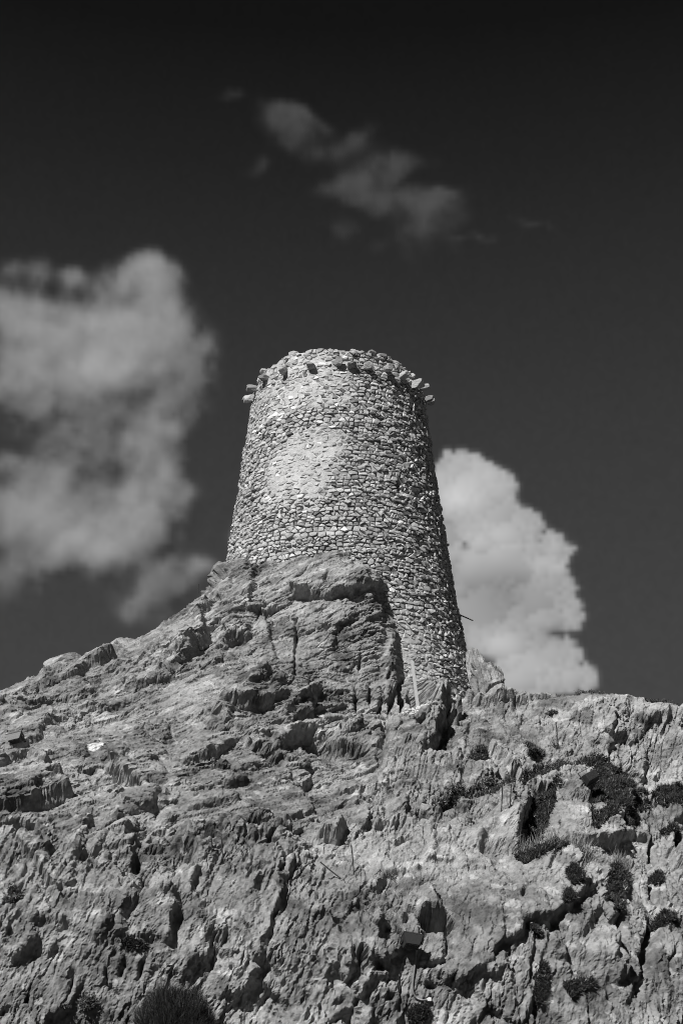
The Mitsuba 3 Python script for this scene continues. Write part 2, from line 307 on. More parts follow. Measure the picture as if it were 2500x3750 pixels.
CTRL = [
    (-12.48, 14.81, -0.74),
    (-12.48, 15.7, -1.98),
    (-12.48, 16.79, -4.42),
    (-12.48, 18.35, -9.94),
    (-11.78, 12.47, -0.26),
    (-10.92, 9.6, 0.41),
    (-10.07, 6.86, 1.2),
    (-9.56, 5.07, 1.4),
    (-9.12, 3.51, 1.53),
    (-9.05, 3.12, 1.29),
    (-8.93, 2.44, 0.74),
    (-8.79, 1.5, -0.13),
    (-8.79, 0.01, -0.9),
    (-8.79, -1.61, -1.54),
    (-8.79, -3.59, -2.11),
    (-8.79, -8.05, -3.31),
    (-10.37, 16.65, -1.02),
    (-10.37, 17.54, -2.26),
    (-10.37, 18.63, -4.7),
    (-10.37, 20.19, -10.22),
    (-9.68, 13.74, -0.4),
    (-8.93, 10.65, 0.33),
    (-8.35, 8.17, 0.82),
    (-7.84, 6.03, 1.23),
    (-7.44, 4.29, 1.46),
    (-7.28, 3.35, 1.08),
    (-7.18, 2.65, 0.53),
    (-7.07, 1.71, -0.34),
    (-7.07, 0.22, -1.12),
    (-7.07, -1.4, -1.76),
    (-7.07, -3.38, -2.32),
    (-7.07, -7.84, -3.53),
    (-8.23, 18.08, -1.01),
    (-8.23, 18.97, -2.25),
    (-8.23, 20.06, -4.69),
    (-8.23, 21.62, -10.2),
    (-7.68, 15.04, -0.52),
    (-7.12, 11.97, 0.09),
    (-6.65, 9.36, 0.59),
    (-6.22, 7.01, 1.07),
    (-5.89, 5.15, 1.33),
    (-5.66, 3.57, 0.88),
    (-5.59, 2.87, 0.32),
    (-5.49, 1.88, -0.53),
    (-5.49, 0.39, -1.3),
    (-5.49, -1.23, -1.94),
    (-5.49, -3.21, -2.5),
    (-5.49, -7.67, -3.71),
    (-6.09, 19.69, -0.82),
    (-6.09, 20.57, -2.05),
    (-6.09, 21.67, -4.49),
    (-6.09, 23.23, -10.01),
    (-5.74, 16.91, -0.49),
    (-5.37, 14.01, -0.14),
    (-5.04, 11.39, 0.22),
    (-4.71, 8.88, 0.68),
    (-4.42, 6.64, 1.12),
    (-4.17, 4.59, 1.2),
    (-4.08, 3.64, 0.81),
    (-4.03, 2.94, 0.25),
    (-3.96, 1.95, -0.6),
    (-3.96, 0.46, -1.38),
    (-3.96, -1.16, -2.01),
    (-3.96, -3.14, -2.58),
    (-3.96, -7.6, -3.78),
    (-5.05, 20.66, -0.56),
    (-5.05, 21.54, -1.79),
    (-5.05, 22.64, -4.23),
    (-5.05, 24.19, -9.75),
    (-4.79, 18.11, -0.28),
    (-4.39, 14.18, 0.04),
    (-4.11, 11.39, 0.22),
    (-4.25, 21.56, -0.07),
    (-4.25, 22.45, -1.31),
    (-4.25, 23.54, -3.75),
    (-4.25, 25.1, -9.27),
    (-4.06, 19.24, 0.01),
    (-3.86, 16.75, -0.08),
    (-3.65, 14.18, 0.04),
    (-3.43, 11.64, 0.32),
    (-3.23, 9.36, 0.59),
    (-3.07, 7.41, 0.76),
    (-2.91, 5.54, 1.01),
    (-2.78, 3.79, 0.68),
    (-2.74, 3.05, 0.15),
    (-2.69, 2.05, -0.71),
    (-2.69, 0.57, -1.48),
    (-2.69, -1.06, -2.12),
    (-2.69, -3.04, -2.69),
    (-2.69, -7.49, -3.89),
    (-3.71, 22.21, 0.15),
    (-3.71, 23.1, -1.08),
    (-3.71, 24.19, -3.52),
    (-3.71, 25.75, -9.04),
    (-3.51, 19.35, 0.26),
    (-3.3, 16.4, 0.13),
    (-2.66, 21.87, 0.66),
    (-2.66, 22.76, -0.58),
    (-2.66, 23.85, -3.02),
    (-2.66, 25.41, -8.53),
    (-2.58, 20.23, 0.57),
    (-2.52, 18.88, 0.21),
    (-2.42, 16.84, -0.13),
    (-2.32, 14.7, -0.29),
    (-2.2, 12.39, -0.2),
    (-2.06, 9.93, 0.17),
    (-1.94, 7.65, 0.58),
    (-1.83, 5.69, 0.88),
    (-1.74, 3.79, 0.68),
    (-1.72, 3.05, 0.15),
    (-1.69, 2.05, -0.71),
    (-1.69, 0.57, -1.48),
    (-1.69, -1.06, -2.12),
    (-1.69, -3.04, -2.69),
    (-1.69, -7.49, -3.89),
    (-1.34, 21.47, 1.11),
    (-1.34, 22.36, -0.13),
    (-1.34, 23.45, -2.57),
    (-1.34, 25.01, -8.08),
    (-1.29, 19.7, 1.17),
    (-1.28, 18.78, 0.82),
    (-1.29, 18.98, 0.31),
    (-1.25, 17.28, -0.4),
    (-1.21, 15.47, -0.8),
    (-0.2, 21.47, 1.38),
    (-0.2, 22.35, 0.15),
    (-0.2, 23.45, -2.29),
    (-0.2, 25.0, -7.81),
    (-0.19, 19.8, 1.27),
    (-0.19, 18.69, 0.87),
    (-0.19, 18.93, 0.26),
    (-0.19, 17.45, -0.51),
    (-0.18, 15.72, -0.96),
    (-0.17, 13.55, -1.01),
    (-0.16, 11.55, -0.61),
    (-0.16, 9.38, -0.1),
    (-0.15, 7.05, 0.4),
    (-0.14, 5.12, 0.74),
    (-0.13, 3.86, 0.61),
    (-0.13, 3.08, 0.11),
    (-0.13, 2.09, -0.74),
    (-0.13, 0.6, -1.52),
    (-0.13, -1.02, -2.16),
    (-0.13, -3.0, -2.72),
    (-0.13, -7.46, -3.92),
    (0.8, 21.34, 1.26),
    (0.8, 22.22, 0.02),
    (0.8, 23.32, -2.42),
    (0.8, 24.87, -7.94),
    (0.77, 19.89, 1.22),
    (0.76, 18.93, 0.97),
    (0.76, 18.89, 0.36),
    (0.75, 17.54, -0.56),
    (0.73, 15.98, -1.13),
    (0.71, 14.32, -1.24),
    (1.66, 20.54, 0.88),
    (1.66, 21.42, -0.36),
    (1.66, 22.52, -2.8),
    (1.66, 24.07, -8.31),
    (1.63, 19.52, 0.72),
    (1.61, 18.88, 0.21),
    (1.58, 17.54, -0.56),
    (1.55, 16.15, -1.24),
    (1.49, 14.32, -1.24),
    (1.4, 11.8, -0.64),
    (1.3, 9.22, 0.02),
    (1.88, 19.34, 0.11),
    (1.88, 20.22, -1.13),
    (1.88, 21.32, -3.57),
    (1.88, 22.88, -9.09),
    (1.85, 17.98, -0.83),
    (1.8, 16.49, -1.47),
    (1.76, 15.34, -1.63),
    (1.67, 13.13, -1.01),
    (2.26, 17.41, -2.39),
    (2.26, 18.29, -3.63),
    (2.26, 19.39, -6.07),
    (2.26, 20.94, -11.58),
    (2.18, 15.94, -1.88),
    (2.07, 13.8, -1.19),
    (1.98, 12.05, -0.68),
    (1.84, 9.3, -0.04),
    (2.96, 17.74, -2.48),
    (2.96, 18.63, -3.72),
    (2.96, 19.72, -6.16),
    (2.96, 21.28, -11.67),
    (2.88, 16.54, -2.13),
    (2.76, 14.73, -1.68),
    (2.61, 12.54, -1.03),
    (2.42, 9.62, -0.28),
    (2.26, 7.2, 0.27),
    (2.08, 4.41, 0.74),
    (2.01, 3.01, 0.18),
    (1.98, 2.02, -0.67),
    (1.98, 0.53, -1.45),
    (1.98, -1.09, -2.08),
    (1.98, -3.07, -2.65),
    (1.98, -7.53, -3.85),
    (4.2, 18.54, -2.67),
    (4.2, 19.42, -3.91),
    (4.2, 20.52, -6.35),
    (4.2, 22.07, -11.87),
    (4.05, 16.88, -2.36),
    (3.87, 14.89, -1.79),
    (3.66, 12.71, -1.15),
    (3.37, 9.62, -0.28),
    (3.15, 7.2, 0.27),
    (2.9, 4.49, 0.67),
    (2.81, 3.08, 0.11),
    (2.76, 2.09, -0.74),
    (2.76, 0.6, -1.52),
    (2.76, -1.02, -2.16),
    (2.76, -3.0, -2.72),
    (2.76, -7.46, -3.92),
    (5.15, 18.92, -2.72),
    (5.15, 19.8, -3.96),
    (5.15, 20.9, -6.4),
    (5.15, 22.45, -11.91),
    (4.95, 17.05, -2.47),
    (4.71, 14.89, -1.94),
    (4.45, 12.62, -1.24),
    (4.13, 9.93, -0.25),
    (5.81, 18.56, -2.65),
    (5.81, 19.44, -3.89),
    (5.81, 20.54, -6.33),
    (5.81, 22.09, -11.85),
    (5.58, 16.7, -2.4),
    (5.29, 14.37, -1.89),
    (5.04, 12.45, -1.41),
    (4.75, 10.26, -0.63),
    (4.4, 7.52, 0.02),
    (4.05, 4.71, 0.47),
    (3.91, 3.23, -0.03),
    (3.84, 2.22, -0.89),
    (3.84, 0.74, -1.66),
    (3.84, -0.89, -2.3),
    (3.84, -2.87, -2.87),
    (3.84, -7.32, -4.07),
    (6.68, 17.89, -2.33),
    (6.68, 18.77, -3.57),
    (6.68, 19.87, -6.01),
    (6.68, 21.43, -11.53),
    (6.45, 16.27, -2.11),
    (6.18, 14.37, -1.89),
    (5.92, 12.61, -1.53),
    (5.65, 10.82, -1.06),
    (5.41, 9.23, -0.67),
    (5.12, 7.22, -0.27),
    (4.83, 5.24, 0.0),
    (7.65, 17.39, -1.7),
    (7.65, 18.27, -2.94),
    (7.65, 19.37, -5.38),
    (7.65, 20.92, -10.89),
    (7.47, 16.11, -1.85),
    (7.28, 14.89, -1.94),
    (7.05, 13.44, -1.83),
    (6.81, 12.03, -1.54),
    (6.46, 9.94, -1.23),
    (6.09, 7.77, -0.86),
    (5.73, 5.69, -0.4),
    (5.4, 3.59, -0.37),
    (5.27, 2.43, -1.1),
    (5.27, 0.95, -1.88),
    (5.27, -0.68, -2.52),
    (5.27, -2.66, -3.08),
    (5.27, -7.11, -4.29),
    (8.98, 17.21, -1.74),
    (8.98, 18.09, -2.98),
    (8.98, 19.19, -5.42),
    (8.98, 20.74, -10.94),
    (8.79, 16.01, -2.09),
    (8.54, 14.52, -2.46),
    (8.28, 13.08, -2.48),
    (7.74, 10.41, -1.9),
    (7.17, 7.55, -1.36),
    (6.58, 4.64, -0.74),
    (6.26, 2.64, -1.32),
    (6.26, 1.15, -2.1),
    (6.26, -0.47, -2.74),
    (6.26, -2.45, -3.3),
    (6.26, -6.91, -4.5),
    (10.57, 17.21, -1.74),
    (10.57, 18.09, -2.98),
    (10.57, 19.19, -5.42),
    (10.57, 20.74, -10.94),
    (10.37, 16.09, -2.15),
    (10.13, 14.76, -2.63),
    (9.92, 13.64, -2.9),
    (9.32, 11.12, -2.46),
    (8.65, 8.23, -1.95),
    (8.0, 5.44, -1.49),
    (7.58, 3.26, -1.97),
    (7.58, 1.78, -2.75),
    (7.58, 0.15, -3.39),
    (7.58, -1.83, -3.95),
    (7.58, -6.29, -5.15),
    (13.21, 17.38, -1.86),
    (13.21, 18.26, -3.09),
    (13.21, 19.36, -5.53),
    (13.21, 20.91, -11.05),
    (13.0, 16.35, -2.32),
    (12.76, 15.17, -2.93),
    (12.52, 14.13, -3.27),
    (11.84, 11.74, -2.96),
    (11.08, 9.07, -2.67),
    (10.35, 6.46, -2.45),
    (9.85, 4.3, -3.06),
    (9.85, 2.81, -3.84),
    (9.85, 1.18, -4.47),
    (9.85, -0.8, -5.04),
    (9.85, -5.25, -6.24),
]
# height, reach above, reach below, line in (a, b): the rock stands proud on the left of the line's direction
LEDGES = [
    (0.62, 0.9, 0.5, [(-1.64, 19.44), (-1.47, 19.25), (-1.01, 19.15), (-0.61, 19.03), (-0.22, 19.09), (0.31, 19.11), (0.9, 19.34)]),
    (0.3, 0.5, 0.3, [(0.77, 19.18), (0.9, 19.34), (1.4, 20.27), (1.45, 20.06), (1.32, 20.53)]),
    (0.4, 0.3, 0.3, [(1.56, 19.87), (1.66, 19.78), (2.01, 19.55), (2.01, 19.56)]),
    (0.25, 0.4, 0.3, [(-2.0, 16.55), (-2.19, 17.71), (-2.3, 18.41)]),
    (0.22, 0.6, 0.35, [(-4.15, 17.13), (-3.78, 17.28), (-3.35, 17.48), (-2.77, 17.54)]),
    (0.22, 0.4, 0.3, [(-2.05, 14.0), (-1.7, 14.15), (-1.29, 14.57)]),
    (0.5, 0.6, 0.4, [(-2.26, 11.56), (-1.83, 11.86), (-1.46, 12.38), (-1.13, 12.95), (-0.78, 13.2), (-0.38, 13.66)]),
    (0.38, 0.5, 0.4, [(-0.31, 12.89), (0.04, 12.86), (0.45, 13.28), (0.66, 13.47)]),
    (0.6, 0.9, 0.6, [(2.24, 12.05), (2.51, 13.56), (2.83, 15.17), (3.26, 16.72), (3.38, 17.86)]),
    (0.3, 0.5, 0.3, [(-0.25, 17.36), (-0.28, 17.82), (-0.02, 18.15), (0.57, 18.62)]),
    (0.25, 0.4, 0.3, [(0.23, 16.72), (0.3, 17.11), (-0.09, 17.25)]),
    (0.25, 0.4, 0.3, [(-2.66, 15.55), (-2.43, 15.72), (-2.13, 15.88)]),
    (0.3, 0.5, 0.5, [(1.02, 12.44), (1.16, 13.38), (1.06, 14.13)]),
    (0.2, 0.4, 0.2, [(-0.6, 18.01), (-0.41, 18.29), (-0.35, 18.47)]),
    (0.35, 0.5, 0.5, [(1.83, 15.76), (1.73, 16.46), (1.58, 16.95)]),
    (0.3, 0.4, 0.4, [(1.35, 15.49), (1.24, 16.06), (1.22, 16.53)]),
    (0.3, 0.5, 0.4, [(0.5, 15.13), (0.4, 15.94), (0.45, 16.37)]),
    (0.25, 0.4, 0.3, [(4.04, 17.44), (4.23, 18.08), (4.14, 18.33)]),
    (0.55, 0.9, 0.5, [(-6.13, 16.04), (-5.83, 16.54), (-5.43, 16.74), (-5.17, 16.87), (-4.79, 16.73), (-4.49, 16.99), (-4.02, 17.1), (-3.6, 17.19), (-3.28, 17.49), (-2.77, 17.41)]),
    (0.3, 0.5, 0.3, [(-5.08, 16.05), (-4.72, 16.09), (-4.43, 16.36), (-3.99, 16.76)]),
    (0.35, 0.7, 0.4, [(-9.01, 14.32), (-8.55, 14.56), (-8.16, 14.89), (-7.66, 14.93), (-7.45, 15.19), (-7.17, 15.36)]),
    (0.3, 0.6, 0.3, [(-9.73, 13.95), (-9.5, 14.51), (-9.29, 14.92), (-8.94, 15.2)]),
    (0.25, 0.6, 0.3, [(-9.56, 13.26), (-9.35, 13.6), (-9.11, 13.89)]),
    (0.2, 0.5, 0.3, [(-7.08, 13.67), (-6.76, 13.81), (-6.55, 13.89)]),
    (0.4, 0.6, 0.4, [(-9.06, 16.52), (-8.81, 16.87), (-8.56, 16.93), (-8.35, 17.23), (-8.22, 17.76), (-8.16, 17.82)]),
    (0.4, 0.7, 0.4, [(-8.25, 7.78), (-7.9, 8.1), (-7.52, 8.29), (-7.34, 8.57), (-7.07, 8.81), (-6.82, 8.86)]),
    (0.28, 0.6, 0.3, [(-6.82, 8.9), (-6.5, 9.29), (-6.24, 9.83), (-5.91, 9.98), (-5.54, 9.93)]),
    (0.2, 0.4, 0.3, [(-4.9, 13.4), (-4.64, 13.45), (-4.31, 13.4), (-4.23, 13.28)]),
    (0.2, 0.4, 0.2, [(-4.1, 12.99), (-3.84, 13.02)]),
    (0.4, 0.5, 0.3, [(-3.73, 12.6), (-3.39, 12.57), (-3.19, 12.38), (-3.01, 12.52)]),
    (0.3, 0.4, 0.3, [(-3.13, 10.43), (-2.83, 10.68)]),
    (0.25, 0.5, 0.3, [(-2.77, 10.42), (-2.38, 10.71), (-2.12, 11.04), (-1.82, 11.28)]),
    (0.5, 0.5, 0.4, [(-2.37, 7.25), (-2.09, 7.42), (-1.65, 7.55)]),
    (0.2, 0.3, 0.2, [(-2.62, 15.58), (-2.14, 15.85)]),
    (0.25, 0.5, 0.4, [(-5.29, 14.57), (-5.24, 15.66), (-5.06, 16.05)]),
    (0.2, 0.4, 0.3, [(-6.49, 15.31), (-6.13, 15.3), (-6.14, 15.92)]),
    (0.2, 0.5, 0.3, [(-5.41, 9.05), (-5.12, 9.43), (-4.7, 9.62), (-4.38, 9.93)]),
    (0.2, 0.4, 0.3, [(-4.95, 18.85), (-4.62, 18.97)]),
    (0.3, 0.5, 0.3, [(-4.2, 19.94), (-3.91, 19.82), (-3.6, 19.46)]),
    (0.2, 0.4, 0.3, [(-7.6, 13.28), (-7.37, 13.6), (-6.9, 13.77)]),
    (0.25, 0.5, 0.3, [(-8.88, 11.61), (-8.37, 12.28), (-7.63, 12.92)]),
    (0.22, 0.4, 0.3, [(-6.5, 11.38), (-6.15, 11.48), (-5.7, 11.63)]),
    (0.2, 0.4, 0.3, [(-5.3, 12.16), (-4.8, 11.91), (-4.57, 12.36)]),
    (0.55, 0.8, 0.6, [(2.13, 11.68), (2.31, 12.97), (2.69, 14.27), (3.04, 15.58), (3.29, 17.49)]),
    (0.25, 0.5, 0.3, [(3.8, 10.83), (4.19, 11.38), (4.55, 12.0), (4.9, 12.45)]),
    (0.3, 0.4, 0.4, [(5.32, 17.15), (5.54, 18.5)]),
    (0.25, 0.3, 0.3, [(5.03, 17.17), (5.13, 18.26)]),
    (0.35, 0.4, 0.3, [(7.78, 15.16), (8.27, 15.23), (8.68, 15.47)]),
    (0.9, 0.8, 0.5, [(4.15, 7.15), (4.37, 8.25), (4.62, 9.22), (4.92, 10.11), (5.04, 10.86)]),
    (0.5, 0.5, 0.4, [(6.63, 11.2), (6.91, 12.39), (7.28, 13.21)]),
    (0.3, 0.5, 0.4, [(8.86, 14.32), (9.14, 15.05), (9.1, 15.42)]),
    (0.3, 0.5, 0.4, [(6.93, 15.71), (6.97, 16.17), (7.28, 16.37)]),
    (0.3, 0.5, 0.3, [(5.14, 13.18), (5.42, 13.39), (5.68, 13.79)]),
    (0.3, 0.5, 0.4, [(3.05, 10.43), (3.19, 11.25), (3.14, 12.95)]),
    (0.25, 0.4, 0.3, [(4.48, 11.96), (4.65, 12.96)]),
    (0.35, 0.5, 0.4, [(8.6, 16.28), (9.0, 17.27), (8.92, 17.27)]),
    (0.35, 0.5, 0.4, [(6.05, 15.38), (6.05, 16.39), (6.16, 17.0)]),
    (0.3, 0.5, 0.4, [(3.22, 7.13), (3.53, 7.68), (3.83, 8.09)]),
    (0.3, 0.5, 0.4, [(4.0, 7.25), (4.23, 7.79), (4.29, 8.3)]),
    (0.45, 0.5, 0.4, [(5.04, 3.93), (5.05, 4.38)]),
    (0.3, 0.5, 0.3, [(4.61, 4.13), (5.04, 4.38)]),
    (0.3, 0.5, 0.4, [(5.35, 4.75), (5.78, 5.58), (6.37, 6.3)]),
    (0.35, 0.5, 0.5, [(6.03, 4.17), (6.08, 4.7), (6.38, 5.14)]),
    (0.4, 0.5, 0.5, [(6.41, 9.7), (6.63, 10.91)]),
    (0.4, 0.5, 0.5, [(6.35, 6.73), (6.41, 7.38), (6.22, 7.64)]),
    (0.35, 0.5, 0.4, [(6.98, 7.21), (7.09, 7.99), (7.31, 8.49)]),
    (0.3, 0.5, 0.4, [(7.73, 8.12), (7.83, 8.43), (7.67, 8.62)]),
    (0.3, 0.4, 0.3, [(5.77, 3.88), (6.21, 4.18), (6.63, 4.42)]),
    (0.3, 0.4, 0.4, [(5.08, 3.6), (5.05, 3.93)]),
    (0.3, 0.5, 0.4, [(-6.77, 3.59), (-6.54, 3.76), (-6.48, 3.98)]),
    (0.45, 0.7, 0.6, [(-4.63, 3.7), (-4.78, 4.05), (-4.74, 4.36), (-4.45, 4.5)]),
    (0.5, 0.7, 0.5, [(-3.27, 4.54), (-3.33, 4.92), (-3.29, 5.19), (-3.19, 5.37)]),
    (0.5, 0.6, 0.5, [(-3.73, 3.63), (-3.73, 3.93), (-3.67, 4.26), (-3.45, 4.42)]),
    (0.4, 0.7, 0.5, [(-5.25, 3.48), (-5.16, 3.74), (-5.0, 3.97), (-5.15, 4.26)]),
    (0.25, 0.4, 0.3, [(-5.55, 5.59), (-5.31, 5.69), (-5.1, 5.86), (-4.88, 6.01)]),
    (0.45, 0.6, 0.5, [(-3.26, 3.02), (-3.25, 3.21), (-3.11, 3.4), (-2.71, 3.56)]),
    (0.3, 0.4, 0.4, [(-5.21, 3.24), (-5.25, 3.5)]),
    (0.3, 0.5, 0.4, [(-5.88, 4.48), (-6.03, 5.17), (-6.03, 6.41)]),
    (0.35, 0.6, 0.4, [(-7.08, 2.9), (-6.72, 3.18), (-6.46, 3.49)]),
    (0.3, 0.5, 0.4, [(-6.19, 3.64), (-6.0, 3.84), (-5.94, 3.97)]),
    (0.3, 0.5, 0.4, [(-2.53, 3.59), (-2.49, 3.93), (-2.38, 4.29)]),
    (0.3, 0.5, 0.4, [(-6.24, 3.13), (-6.19, 3.32), (-5.98, 3.47)]),
    (0.3, 0.5, 0.4, [(-1.92, 4.69), (-1.89, 5.22), (-1.71, 5.6)]),
    (0.4, 0.5, 0.4, [(-4.79, 5.89), (-4.66, 6.18), (-4.88, 6.84), (-5.07, 7.87)]),
    (0.3, 0.5, 0.4, [(-4.53, 7.65), (-4.64, 8.18), (-4.47, 8.87)]),
    (0.3, 0.5, 0.4, [(-3.56, 2.87), (-3.36, 3.09)]),
    (0.5, 0.6, 0.5, [(-0.12, 10.05), (0.27, 10.09), (0.64, 10.2)]),
    (0.25, 0.5, 0.3, [(-1.41, 7.43), (-1.08, 7.68), (-0.86, 7.91), (-0.56, 8.35), (-0.29, 8.37)]),
    (0.4, 0.5, 0.4, [(-1.4, 4.35), (-1.37, 5.02), (-1.55, 5.47)]),
    (0.75, 0.6, 0.45, [(1.69, 4.5), (1.93, 4.46), (2.14, 4.44), (2.33, 4.49)]),
    (0.35, 0.5, 0.4, [(1.62, 8.97), (1.76, 9.68)]),
    (0.25, 0.5, 0.4, [(1.16, 6.22), (1.15, 7.22), (1.23, 7.88)]),
    (0.28, 0.6, 0.4, [(3.11, 9.02), (2.46, 8.14), (2.09, 7.21), (1.97, 6.43), (1.51, 5.97), (1.15, 5.17), (1.11, 4.83)]),
    (0.3, 0.5, 0.4, [(-0.23, 3.04), (-0.13, 3.23)]),
    (0.3, 0.5, 0.4, [(-0.83, 3.84), (-0.64, 4.34), (-0.29, 4.52)]),
    (0.3, 0.5, 0.4, [(-1.49, 2.94), (-1.53, 3.24), (-1.23, 3.51)]),
    (0.3, 0.5, 0.4, [(0.12, 4.35), (0.41, 4.81), (0.62, 5.03)]),
    (0.3, 0.5, 0.4, [(-1.92, 4.43), (-1.91, 4.88), (-1.71, 5.23)]),
    (0.4, 0.5, 0.4, [(-1.82, 2.47), (-1.71, 2.63), (-1.52, 2.78)]),
    (0.35, 0.5, 0.4, [(-0.31, 2.81), (-0.28, 2.98)]),
    (0.3, 0.5, 0.4, [(0.73, 3.15), (0.7, 3.42), (0.77, 3.56)]),
    (0.25, 0.5, 0.3, [(0.93, 8.73), (1.05, 9.06), (1.04, 9.89)]),
    (0.25, 0.5, 0.3, [(0.38, 9.26), (0.63, 9.91)]),
]
